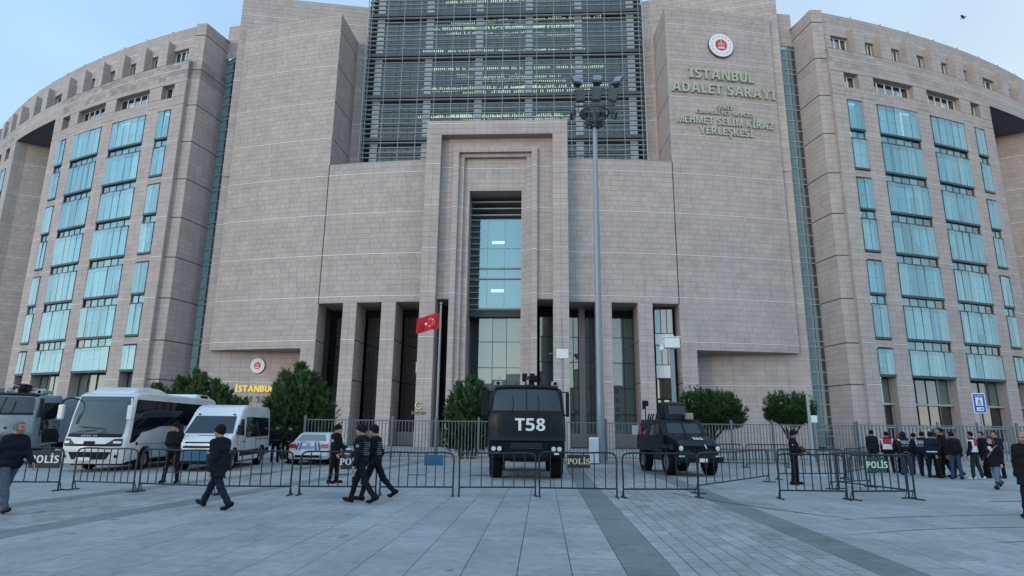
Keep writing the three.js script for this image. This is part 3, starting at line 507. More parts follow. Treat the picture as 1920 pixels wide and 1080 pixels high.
// ---------------------------------------------------------------- plaza paving
M.slab = SM({ vertexColors: true, map: texStain, roughness: 0.8, bumpMap: bumpFine, bumpScale: 0.003 });
M.paverJoint = SM({ color: lin(0.07, 0.075, 0.08), roughness: 0.95 });
struct('ground', new THREE.PlaneGeometry(1400, 1400).rotateX(-Math.PI / 2).translate(0, -0.06, -100), SM({ color: lin(0.22, 0.225, 0.235), roughness: 0.9, map: texStain }));
{
  const quadSheet = (pts, y) => { const m = new MB(); m.quad(...pts.map(([x, z]) => [x, y, z])); return m.geo(); };
  const plaza = struct('plaza', quadSheet([[-60, 6], [60, 6], [60, -56], [-60, -56]], -0.014), M.paverJoint);
  const items = [], rnd = rng(55);
  const t = [0.109, -0.994], n = [-0.994, -0.109], o = [-8.34, -9.7];     // the left band runs a little askew
  const leftOf = (x, z) => (x - o[0]) * n[0] + (z - o[1]) * n[1];
  const clip = (poly, f) => { const r = []; for (let i = 0; i < poly.length; i++) { const a = poly[i], b = poly[(i + 1) % poly.length], fa = f(...a), fb = f(...b); if (fa >= 0) r.push(a); if (fa * fb < 0) { const k = fa / (fa - fb); r.push([a[0] + (b[0] - a[0]) * k, a[1] + (b[1] - a[1]) * k]); } } return r; };
  const add = (poly, kind, g, col) => { if (poly.length < 3) return; let cx = 0, cz = 0; for (const p of poly) { cx += p[0]; cz += p[1]; } cx /= poly.length; cz /= poly.length; items.push({ poly, kind, g, col, cx, cz }); };
  const rect = (x0, x1, z0, z1) => [[x0, z0], [x1, z0], [x1, z1], [x0, z1]];   // z0 nearer
  const grey = () => { const v = 0.47 + 0.055 * (rnd() - 0.5) + (rnd() < 0.12 ? -0.03 : 0); return [v * 0.97, v, v * 1.01]; };
  const dark = () => { const v = 0.27 + 0.035 * (rnd() - 0.5); return [v * 0.90, v * 1.03, v * 1.02]; };
  const brick = () => { const v = 0.46 + 0.11 * (rnd() - 0.5) + (rnd() < 0.06 ? -0.06 : 0); return [v, v * 0.985, v * 1.0]; };
  const zN = 4, zF = -34;
  const cols = (xs, inner) => { for (let i = 0; i < xs.length - 1; i++) { let z = zN - rnd() * 1.3; while (z > zF) { const z1 = z - 1.36; add(inner(rect(xs[i], xs[i + 1], z, z1)), 'paving_slab', 0.008, grey()); z = z1; } } };
  const span = (a, b, w) => { const r = []; const k = Math.round((b - a) / w); for (let i = 0; i <= k; i++) r.push(a + (b - a) * i / k); return r; };
  cols(span(-9.84, 1.04, 0.68), (p) => clip(p, (x, z) => -leftOf(x, z)));
  cols(span(4.86, 34.8, 0.68), (p) => p);
  const bandRow = (x0, x1) => { for (let z = zN; z > zF; z -= 0.68) add(rect(x0, x1, z, z - 0.68), 'dark_slab', 0.004, dark()); };
  bandRow(1.04, 1.68); bandRow(4.22, 4.86);
  const bricks = (toW) => { for (let i = 0; i < 10; i++) { let z = zN - (i % 2) * 0.25 - 0.05 * rnd(); while (z > zF) { add(toW(rect(0.254 * i, 0.254 * (i + 1), z, z - 0.5)), 'paver_brick', 0.013, brick()); z -= 0.5; } } };
  bricks((p) => p.map(([x, z]) => [x + 1.68, z]));
  // the askew band on the left: local x to the left of its edge, local z along it
  const L = (p) => p.map(([x, z]) => { const s = -(z + 9.7), q = x; return [o[0] + n[0] * q + t[0] * s, o[1] + n[1] * q + t[1] * s]; }).reverse();
  const Lb = (x0, x1) => { for (let z = zN; z > zF; z -= 0.68) add(L(rect(x0, x1, z, z - 0.68)), 'dark_slab', 0.004, dark()); };
  Lb(0, 0.64); Lb(3.18, 3.82); bricks((p) => L(p.map(([x, z]) => [x + 0.64, z])));
  for (let x = 3.82; x < 27; x += 0.68) { let z = zN - rnd() * 1.3; while (z > zF) { add(L(rect(x, x + 0.68, z, z - 1.36)), 'paving_slab', 0.008, grey()); z -= 1.36; } }
  // forecourt beyond the fence: larger slabs
  for (let x = -40; x < 40; x += 1.36) for (let z = zF - 0.6; z > -55; z -= 2.04) add(rect(x, x + 1.36, z, z - 2.04), 'paving_slab', 0.008, grey());
  const inView = (q) => q.cz < -6.5 && Math.abs(q.cx) < 0.86 * -q.cz;
  const put = (mb, q) => {
    const k = q.poly.length, c = [q.cx, q.cz], sh = (p, d) => { const dx = c[0] - p[0], dz = c[1] - p[1], l = Math.hypot(dx, dz); return [p[0] + dx / l * d, p[1] + dz / l * d]; };
    const y = 0.002 * (rnd() - 0.5), lo = q.poly.map((p) => { const s = sh(p, q.g * 1.1); return [s[0], -0.02, s[1]]; }), hi = q.poly.map((p) => { const s = sh(p, q.g * 1.1 + 0.006); return [s[0], y, s[1]]; });
    mb.col = q.col; const ar = (hi[1][0] - hi[0][0]) * (hi[2][2] - hi[0][2]) - (hi[1][2] - hi[0][2]) * (hi[2][0] - hi[0][0]);
    if (ar > 0) { hi.reverse(); lo.reverse(); }
    mb.prism(lo, hi, false); for (let i = 1; i < k - 1; i++) mb.tri(hi[0], hi[i], hi[i + 1]);
  };
  for (const kind of ['paving_slab', 'dark_slab', 'paver_brick']) {
    const list = items.filter((q) => q.kind === kind).sort((a, b) => (inView(b) ? 1e3 + b.cz : 0) - (inView(a) ? 1e3 + a.cz : 0)), field = new MB(true);
    const lim = kind === 'dark_slab' ? 100 : 290;
    list.forEach((q, i) => { if (i < lim && inView(q)) { const mb = new MB(true); put(mb, q); mb.build(kind, M.slab, plaza); } else put(field, q); });
    field.build({ paving_slab: 'far_paving', dark_slab: 'far_dark_paving', paver_brick: 'far_brick_paving' }[kind], M.slab, plaza).userData.kind = 'stuff';
  }
}

// tyre marks and stains on the paving
{
  const mk = SM({ color: lin(0.05, 0.052, 0.058), roughness: 0.9, transparent: true, opacity: 0.42 }), R = rng(91), host = scene.getObjectByName('plaza');
  const strip = (pts, w, name) => { const c = new THREE.CatmullRomCurve3(pts.map(([x, z]) => V(x, 0.0042, z))), m = new MB(), n = 40; let p = null; for (let i = 0; i <= n; i++) { const q = c.getPoint(i / n), t = c.getTangent(i / n), ww = w * (0.6 + 0.5 * R()) * Math.min(1, 6 * Math.min(i / n, 1 - i / n) + 0.05), a = [q.x - t.z * ww, q.y, q.z + t.x * ww], b = [q.x + t.z * ww, q.y, q.z - t.x * ww]; if (p) m.quad(p[0], a, b, p[1]); p = [a, b]; } m.build(name, mk, host); };
  strip([[5.2, -11.6], [7.5, -12.6], [11, -13.2], [14, -13.4]], 0.05, 'tyre_mark'); strip([[5.6, -13.4], [8.4, -14.4], [12, -15.1], [16, -15.2]], 0.05, 'tyre_mark');
  strip([[3.4, -19.0], [4.4, -16.6], [5.6, -14.6], [6.4, -13.6]], 0.09, 'tyre_mark'); strip([[7, -11.0], [10, -11.9], [13, -12.2]], 0.04, 'tyre_mark'); strip([[11.5, -17.5], [13, -17.8], [14.5, -17.7]], 0.14, 'tyre_mark');
  const bl = SM({ color: lin(0.06, 0.06, 0.062), roughness: 0.85, transparent: true, opacity: 0.3 });
  for (let i = 0; i < 110; i++) { const x = (R() - 0.5) * 26, z = -8 - 14 * R(), r = 0.02 + 0.10 * R() * R(), s = new THREE.Shape(); for (let k = 0; k < 12; k++) { const q = k / 12 * 6.283, rr2 = r * (0.6 + 0.6 * R()); k ? s.lineTo(rr2 * Math.cos(q), rr2 * Math.sin(q)) : s.moveTo(rr2 * Math.cos(q), rr2 * Math.sin(q)); } if (Math.abs(x) < -0.85 * z) { mesh('paving_stain', new THREE.ShapeGeometry(s).rotateX(-Math.PI / 2).translate(x, 0.0036, z), bl, host); } }
}
// ---------------------------------------------------------------- fences, barriers, masts, signs, lettering
M.fence = SM({ color: lin(0.22, 0.25, 0.26), roughness: 0.5, metalness: 0.35, map: texPaint });
M.fence2 = SM({ color: lin(0.22, 0.27, 0.30), roughness: 0.45, metalness: 0.45, map: texPaint });
M.barrier = SM({ color: lin(0.012, 0.022, 0.032), roughness: 0.6, metalness: 0.1, map: texPaint });
M.barrierTeal = SM({ color: lin(0.014, 0.038, 0.052), roughness: 0.6, metalness: 0.1, map: texPaint });
M.plate = SM({ color: lin(0.012, 0.016, 0.022), roughness: 0.55 });
M.letterW = SM({ color: lin(0.72, 0.72, 0.70), roughness: 0.6 });
M.letterY = SM({ color: lin(0.62, 0.52, 0.30), roughness: 0.6 });
M.galv = SM({ color: lin(0.33, 0.39, 0.45), roughness: 0.42, metalness: 0.45, map: texPaint });
M.black = SM({ color: lin(0.012, 0.013, 0.015), roughness: 0.6 });
function fence(label, a, b, panel, perPanel, h, r, mat, postMat) {
  const len = Math.hypot(b[0] - a[0], b[1] - a[1]), ang = Math.atan2(-(b[1] - a[1]), b[0] - a[0]);
  const t = thing('metal_fence', label, 'fence', [a[0], 0, a[1]], ang), k = Math.round(len / panel), w = len / k;
  const picket = cylG(r, r, h - 0.3, 0, (h + 0.26) / 2, 0, 6), post = merge([rboxG(0.11, h + 0.18, 0.11, 0.012, 0, (h + 0.18) / 2, 0, 1), new THREE.ConeGeometry(0.075, 0.07, 4).rotateY(Math.PI / 4).translate(0, h + 0.21, 0)]);
  for (let i = 0; i <= k; i++) mesh('post', post, postMat, t).position.x = i * w;
  for (let i = 0; i < k; i++) {
    for (const y of [0.27, h]) mesh('rail', boxG(w - 0.11, 0.05, 0.05, (i + 0.5) * w, y, 0), mat, t);
    for (let j = 1; j <= perPanel; j++) mesh('picket', picket, mat, t).position.x = i * w + w * j / (perPanel + 1);
  }
  mesh('plinth', boxG(len, 0.16, 0.2, len / 2, 0.08, 0), M.stonePlain, t);
  return t;
}
fence('long grey metal picket fence in front of the courthouse entrance, behind the black truck', [-12.2, -31.9], [16.6, -34.6], 2.15, 12, 2.05, 0.021, M.fence, M.fence);
fence('grey fence of thick round bars behind the crowd on the right', [16.9, -34.9], [30.5, -36.6], 2.3, 10, 2.1, 0.036, M.fence2, M.fence2);

// portable barriers
function barrier(label, a, b, o = {}) {
  const w = Math.hypot(b[0] - a[0], b[1] - a[1]), ang = Math.atan2(-(b[1] - a[1]), b[0] - a[0]), h = o.h ?? 1.08, mat = o.mat ?? M.barrier;
  const t = thing('police_barrier', label, 'barrier', [(a[0] + b[0]) / 2, 0, (a[1] + b[1]) / 2], ang, o.group), x = w / 2 - 0.03, r = o.r ?? 0.023;
  if (o.lean) t.rotation.z = o.lean;
  const c = 0.12, pts = [[-x, 0.03, 0], [-x, 0.5, 0], [-x, h - c, 0], [-x + c * 0.3, h - c * 0.3, 0], [-x + c, h, 0], [0, h, 0], [x - c, h, 0], [x - c * 0.3, h - c * 0.3, 0], [x, h - c, 0], [x, 0.5, 0], [x, 0.03, 0]];
  mesh('frame', merge([tubeG(pts, r, 60, 7), barG([-x, 0.22, 0], [x, 0.22, 0], r * 0.9)]), mat, t);
  const n = o.bars ?? 7, bar = cylG(0.014, 0.014, h - 0.22, 0, (h + 0.22) / 2, 0, 6);
  for (let i = 1; i <= n; i++) mesh('bar', bar, mat, t).position.x = -x + 2 * x * i / (n + 1);
  if (o.mid) mesh('bar', barG([-x + 2 * x * (o.mid) / (n + 1), 0.52, 0], [-x + 2 * x * (o.mid + 2) / (n + 1), 0.52, 0], 0.011), mat, t);
  for (const s of [-1, 1]) mesh('foot', merge([rboxG(0.05, 0.03, o.foot ?? 0.46, 0.008, s * x, 0.016, 0, 1), barG([s * x, 0.03, -0.12], [s * x, 0.3, 0], 0.012)]), mat, t);
  if (o.sign) {
    const [sx, sw, sh, text, lm, font] = o.sign;
    mesh('sign_plate', rboxG(sw, sh, 0.025, 0.008, sx, h - 0.05 - sh / 2, 0.03, 1), o.plateMat ?? M.plate, t);
    if (text) mesh('lettering', textG(text, sh * 0.42, 0.008, font ?? SERIF).translate(sx, h - 0.05 - sh * 0.70, 0.044), lm, t);
  }
  return t;
}
const BG = 'police barriers in the front row';
const signs = ['POLİS'];
barrier('dark barrier with a white POLIS plate, at the left edge before the grey armoured truck', [-14.9, -16.2], [-12.75, -16.45], { sign: [0.62, 0.80, 0.46, 'POLİS', M.letterW, FONT], bars: 6 });
barrier('tilted dark barrier with brown legs in front of the white coach', [-12.65, -16.75], [-10.75, -16.5], { lean: 0.0, bars: 8, mat: SM({ color: lin(0.045, 0.036, 0.034), roughness: 0.6 }) });
barrier('plain dark barrier before the coach side and the officer with crossed arms', [-10.65, -16.5], [-8.4, -16.1], { bars: 8, mid: 3, mat: M.barrierTeal });
barrier('plain dark barrier behind the man walking in a black coat', [-8.3, -16.1], [-6.45, -16.3], { bars: 6, mid: 3 });
barrier('dark barrier with a serif white POLIS plate before the officer in profile', [-6.3, -16.35], [-4.3, -16.55], { bars: 7, mid: 3, sign: [0.35, 0.62, 0.38, 'POLİS', M.letterW] });
barrier('bluish barrier carrying a small bright blue plate, left of the black truck', [-4.25, -16.55], [-2.32, -16.78], { bars: 7, mid: 3, mat: M.barrierTeal, sign: [0.42, 0.5, 0.27, '', M.letterW], plateMat: SM({ color: lin(0.02, 0.16, 0.30), roughness: 0.5, map: texStain }) });
barrier('plain barrier directly in front of the black truck', [-2.22, -16.8], [-0.17, -17.1], { bars: 6, mid: 1, mat: M.barrierTeal });
barrier('barrier with a gold POLIS plate, right of the black truck', [-0.12, -17.0], [1.96, -17.0], { bars: 6, h: 1.12, sign: [0.02, 0.60, 0.34, 'POLİS', M.letterY] });
barrier('plain barrier before the small armoured car with round headlamps', [2.07, -17.0], [4.14, -17.3], { bars: 6, h: 1.12 });
barrier('plain barrier set back, right of the small armoured car', [4.35, -18.4], [7.9, -22.9], { bars: 9 });
barrier('plain barrier in front of the officer holding a rifle', [6.2, -17.35], [8.0, -17.4], { bars: 7, h: 1.14 });
barrier('dark barrier with a green POLIS plate in front of the crowd', [8.1, -17.4], [9.95, -17.8], { bars: 7, h: 1.14, foot: 0.62, r: 0.026, mat: M.barrierTeal, sign: [-0.15, 0.56, 0.40, 'POLİS', SM({ color: lin(0.55, 0.66, 0.5), roughness: 0.6 }), FONT], plateMat: SM({ color: lin(0.012, 0.05, 0.045), roughness: 0.6 }) });
barrier('barrier standing crosswise behind the green plated barrier', [9.9, -18.0], [9.2, -20.6], { bars: 8, r: 0.024, mat: M.barrierTeal });
barrier('barrier between the rifle officer and the crowd, running back', [8.9, -20.4], [10.6, -21.4], { bars: 8, mat: M.barrierTeal });
barrier('second barrier running back towards the crowd, behind the rifle officer', [8.6, -24.0], [11.3, -24.6], { bars: 9, mat: M.barrierTeal });
barrier('barrier by the dark jacketed man at the left end of the crowd', [11.6, -25.2], [14.2, -28.6], { bars: 10 });
barrier('blue barrier close to the fence, left under the round pine', [7.6, -31.2], [9.7, -31.4], { bars: 12, group: BG, mat: M.barrierTeal });
barrier('blue barrier close to the fence, right of another one under the pine', [9.8, -31.4], [11.9, -31.6], { bars: 12, mat: M.barrierTeal });

// the tall floodlight mast
{
  const t = thing('floodlight_mast', 'very tall galvanised floodlight mast standing by the fence before the facade', 'floodlight mast', [3.02, 0, -33.2]), H = 19.2;
  mesh('pole', cylG(0.23, 0.12, H, 0, H / 2, 0, 14), M.galv, t);
  mesh('base_plate', cylG(0.42, 0.42, 0.06, 0, 0.03, 0, 18), M.galv, t);
  const ring = M.hoop ??= SM({ color: lin(0.05, 0.06, 0.065), roughness: 0.5, metalness: 0.5 });
  mesh('head_frame', merge([new THREE.TorusGeometry(0.85, 0.05, 8, 20).rotateX(Math.PI / 2).translate(0, H + 0.55, 0), new THREE.TorusGeometry(0.5, 0.04, 8, 20).rotateX(Math.PI / 2).translate(0, H - 0.15, 0), cylG(0.28, 0.34, 0.9, 0, H + 0.1, 0, 10), ...[0, 1, 2, 3, 4, 5].map((i) => barG([0, H - 0.1, 0], [0.85 * Math.cos(i * 1.047), H + 0.55, 0.85 * Math.sin(i * 1.047)], 0.03)), ...[-1, 0, 1].map((i) => barG([i * 0.95, H + 0.5, 0.2], [i * 0.95, H + 2.4, 0.1], 0.03)), barG([-1.2, H + 1.0, 0.1], [1.2, H + 1.0, 0.1], 0.035), barG([-1.2, H + 2.0, 0.1], [1.2, H + 2.0, 0.1], 0.035)]), ring, t);
  const hous = SM({ color: lin(0.05, 0.065, 0.07), roughness: 0.45, metalness: 0.5 }), lens = PM({ color: lin(0.10, 0.13, 0.14), roughness: 0.15, clearcoat: 0.8 });
  const flood = (x, y, z, rx, ry, rz, s = 1) => {
    const g = new THREE.Group(); g.name = 'floodlight'; g.position.set(x, y, z); g.rotation.set(rx, ry, rz); g.scale.setScalar(s); t.add(g);
    mesh('housing', merge([rboxG(0.5, 0.66, 0.2, 0.05), boxG(0.3, 0.2, 0.26, 0, -0.26, -0.06)]), hous, g); mesh('lens', boxG(0.44, 0.5, 0.02, 0, 0.05, 0.105), lens, g);
  };
  flood(-1.05, H + 2.55, 0.25, -0.5, 0.3, 0.25, 1.05); flood(0.18, H + 2.6, 0.25, -0.5, 0, -0.1, 1.1); flood(1.38, H + 2.5, 0.25, -0.6, -0.4, -0.5, 1.05);
  flood(-0.85, H + 1.55, 0.3, 0.55, 0.2, 0.05, 1.1); flood(0.1, H + 1.6, 0.3, 0.55, 0, 0, 1.15); flood(1.08, H + 1.55, 0.3, 0.55, -0.3, -0.2, 1.1);
  for (const [x, a] of [[-1.25, 0.9], [-0.55, 0.4], [0.45, -0.3], [1.15, -0.9]]) flood(x, H + 0.55, -0.1, 1.2, a, 0, 0.85);
  flood(-0.35, H - 0.1, 0.3, 0.9, 0.2, 0, 0.7); flood(0.35, H - 0.1, 0.3, 0.9, -0.2, 0, 0.7);
}
// flagpole and flag
{
  const t = thing('flagpole', 'tall grey flagpole standing behind the fence left of the entrance', 'flagpole', [-5.75, 0, -34]);
  mesh('pole', cylG(0.085, 0.05, 8.5, 0, 4.25, 0, 10), M.galv, t); mesh('finial', new THREE.SphereGeometry(0.09, 12, 8).translate(0, 8.55, 0), M.galv, t);
  const f = thing('flag', 'red flag with white crescent and star blowing from the grey pole', 'flag', [-5.79, 8.0, -33.95]);
  const W = 1.32, Hh = 0.88, cloth = SM({ color: lin(0.50, 0.012, 0.025), roughness: 0.85, side: THREE.DoubleSide }), white = SM({ color: lin(0.75, 0.75, 0.75), roughness: 0.85, side: THREE.DoubleSide });
  const bend = (g, off = 0) => { const p = g.attributes.position; for (let i = 0; i < p.count; i++) { const x = p.getX(i), y = p.getY(i), s = -x; p.setXYZ(i, -s * 0.98, y - 0.22 * s * s * 0.35 - 0.14 * s, 0.11 * Math.sin(s * 5.2) * Math.min(1, s * 2) + 0.04 * Math.sin(s * 9 + y * 4) + (p.getZ(i) + off)); } g.computeVertexNormals(); return g; };
  mesh('flag_cloth', bend(new THREE.BoxGeometry(W, Hh, 0.006, 40, 20, 1).translate(-W / 2, -Hh / 2, 0)), cloth, f);
  const mk = (shape, x, y) => { const g0 = new THREE.ExtrudeGeometry(shape, { depth: 0.012, bevelEnabled: false, curveSegments: 32, steps: 1 }).translate(x, y, -0.006); return bend(g0, 0); };
  const cr = new THREE.Shape(); const R1 = 0.235, R2 = 0.19, dx = 0.062; const i = (R1 * R1 - R2 * R2 + dx * dx) / (2 * dx), yy = Math.sqrt(R1 * R1 - i * i), a1 = Math.atan2(yy, i), a2 = Math.atan2(yy, i - dx);
  const cp = []; for (let k = 0; k <= 32; k++) { const a = a1 + (2 * Math.PI - 2 * a1) * k / 32; cp.push([R1 * Math.cos(a), R1 * Math.sin(a)]); } for (let k = 32; k >= 0; k--) { const a = a2 + (2 * Math.PI - 2 * a2) * k / 32; cp.push([dx + R2 * Math.cos(a), R2 * Math.sin(a)]); }
  // the side seen here is the back of the cloth: the crescent opens away from the pole
  cr.moveTo(-cp[0][0], cp[0][1]); for (const q of cp.slice(1)) cr.lineTo(-q[0], q[1]);
  mesh('crescent', mk(cr, -0.50, -0.44), white, f);
  const st = new THREE.Shape(); for (let k = 0; k < 10; k++) { const r = k % 2 ? 0.045 : 0.115, a = Math.PI + k * Math.PI / 5; k ? st.lineTo(r * Math.cos(a), r * Math.sin(a)) : st.moveTo(r * Math.cos(a), r * Math.sin(a)); }
  mesh('star', mk(st, -0.80, -0.44), white, f);
}
// camera posts
{
  const t = thing('camera_post', 'slim grey camera post with a white box, right behind the black truck', 'camera post', [1.02, 0, -32.6]);
  mesh('pole', merge([cylG(0.075, 0.06, 6.2, 0, 3.1, 0, 10), cylG(0.03, 0.03, 1.4, 0, 6.8, 0, 8)]), M.galv, t);
  mesh('equipment_box', rboxG(0.62, 0.5, 0.25, 0.03, 0, 5.55, 0.12), M.whitePaint, t); mesh('equipment_box', rboxG(0.30, 1.2, 0.2, 0.02, 0.05, 1.5, 0.14), M.greyMetal, t);
  for (const s of [-1, 1]) { mesh('camera_arm', barG([0, 5.6, 0], [s * 0.7, 5.6, 0], 0.02), M.galv, t); mesh('dome_camera', new THREE.SphereGeometry(0.11, 12, 10).translate(s * 0.72, 5.5, 0), M.black, t); }
  mesh('camera_body', boxG(0.1, 0.12, 0.3, 0.75, 5.35, 0.1), M.black, t);
  const u = thing('camera_post', 'white camera post with a square white box and dome camera beside the pines', 'camera post', [6.72, 0, -32.5]);
  mesh('pole', rboxG(0.22, 6.0, 0.16, 0.03, 0, 3.0, 0), M.galv, u); mesh('equipment_box', merge([rboxG(0.78, 0.55, 0.4, 0.05, 0, 6.15, 0.05), boxG(0.84, 0.05, 0.46, 0, 6.45, 0.05)]), M.whitePaint, u);
  mesh('camera_arm', barG([0, 6.05, 0.1], [-0.5, 6.05, 0.1], 0.025), M.galv, u); mesh('dome_camera', merge([new THREE.SphereGeometry(0.13, 14, 10).translate(-0.52, 5.84, 0.1), cylG(0.10, 0.12, 0.14, -0.52, 5.98, 0.1)]), M.whitePaint, u);
  mesh('bracket', barG([0.2, 6.05, 0.1], [0.55, 6.0, 0.1], 0.02), M.galv, u);
  const s = thing('thin_post', 'thin grey post with a small white box behind the rifle officer', 'post', [13.62, 0, -33.0]);
  mesh('pole', boxG(0.13, 3.6, 0.08, 0, 1.8, 0), M.greyMetal, s); mesh('signal_box', rboxG(0.3, 0.36, 0.16, 0.03, 0.22, 2.35, 0.02), M.whitePaint, s);
  const d = thing('dome_camera', 'small white dome camera fixed to the right tower wall', 'camera', [33.55, 6.2, -60.55]);
  mesh('camera_arm', boxG(0.12, 0.12, 0.5, 0, 0, -0.1), M.whitePaint, d); mesh('camera_globe', new THREE.SphereGeometry(0.2, 14, 10).translate(0, -0.15, 0.2), M.whitePaint, d);
  const c = thing('utility_cabinet', 'pale grey utility cabinet at the foot of the floodlight mast', 'cabinet', [2.3, 0, -32.55]);
  mesh('cabinet_body', rboxG(0.46, 1.28, 0.4, 0.03, 0.28, 0.67, 0), M.whitePaint, c); mesh('cabinet_door', boxG(0.38, 1.1, 0.02, 0.28, 0.68, 0.21), SM({ color: lin(0.6, 0.63, 0.66), roughness: 0.5 }), c); mesh('cabinet_plinth', boxG(0.50, 0.06, 0.44, 0.28, 0.03, 0), M.black, c);
}
// blue pedestrian sign
{
  const t = thing('pedestrian_sign', 'blue road sign with a walking figure and arrow on a thin pole above the fence', 'road sign', [22.55, 0, -33.6]);
  mesh('pole', cylG(0.035, 0.035, 3.0, 0, 1.5, -0.05, 8), M.galv, t);
  const cv = document.createElement('canvas'); cv.width = 256; cv.height = 420; const g = cv.getContext('2d');
  g.fillStyle = '#e8eef4'; g.fillRect(0, 0, 256, 420); g.fillStyle = '#1250b8'; g.fillRect(8, 8, 240, 404); g.fillStyle = '#dfe7f0'; g.fillRect(52, 84, 152, 180); g.fillRect(52, 300, 152, 78);
  g.fillStyle = '#c8d8f0'; g.fillRect(34, 34, 188, 5); for (let i = 0; i < 9; i++) g.fillRect(34 + i * 21, 46, 14, 14);
  g.fillStyle = '#14181c'; g.beginPath(); g.arc(132, 108, 14, 0, 7); g.fill(); g.strokeStyle = '#14181c'; g.lineWidth = 17; g.lineCap = 'round'; const ln = (...p) => { g.beginPath(); g.moveTo(p[0], p[1]); for (let i = 2; i < p.length; i += 2) g.lineTo(p[i], p[i + 1]); g.stroke(); };
  ln(130, 140, 124, 190); ln(124, 190, 150, 216, 152, 250); ln(124, 190, 110, 222, 92, 250); g.lineWidth = 11; ln(130, 145, 158, 166, 170, 186); ln(128, 145, 106, 164, 98, 188);
  g.lineWidth = 14; ln(74, 339, 182, 339); ln(160, 322, 184, 339, 160, 356);
  const tx = new THREE.CanvasTexture(cv); tx.colorSpace = THREE.SRGBColorSpace;
  const face = new THREE.PlaneGeometry(0.60, 0.98).translate(0, 3.25, 0.016);
  mesh('sign_plate', rboxG(0.64, 1.02, 0.024, 0.01, 0, 3.25, 0), M.whitePaint, t); mesh('sign_face', face, SM({ map: tx, roughness: 0.5 }), t);
}
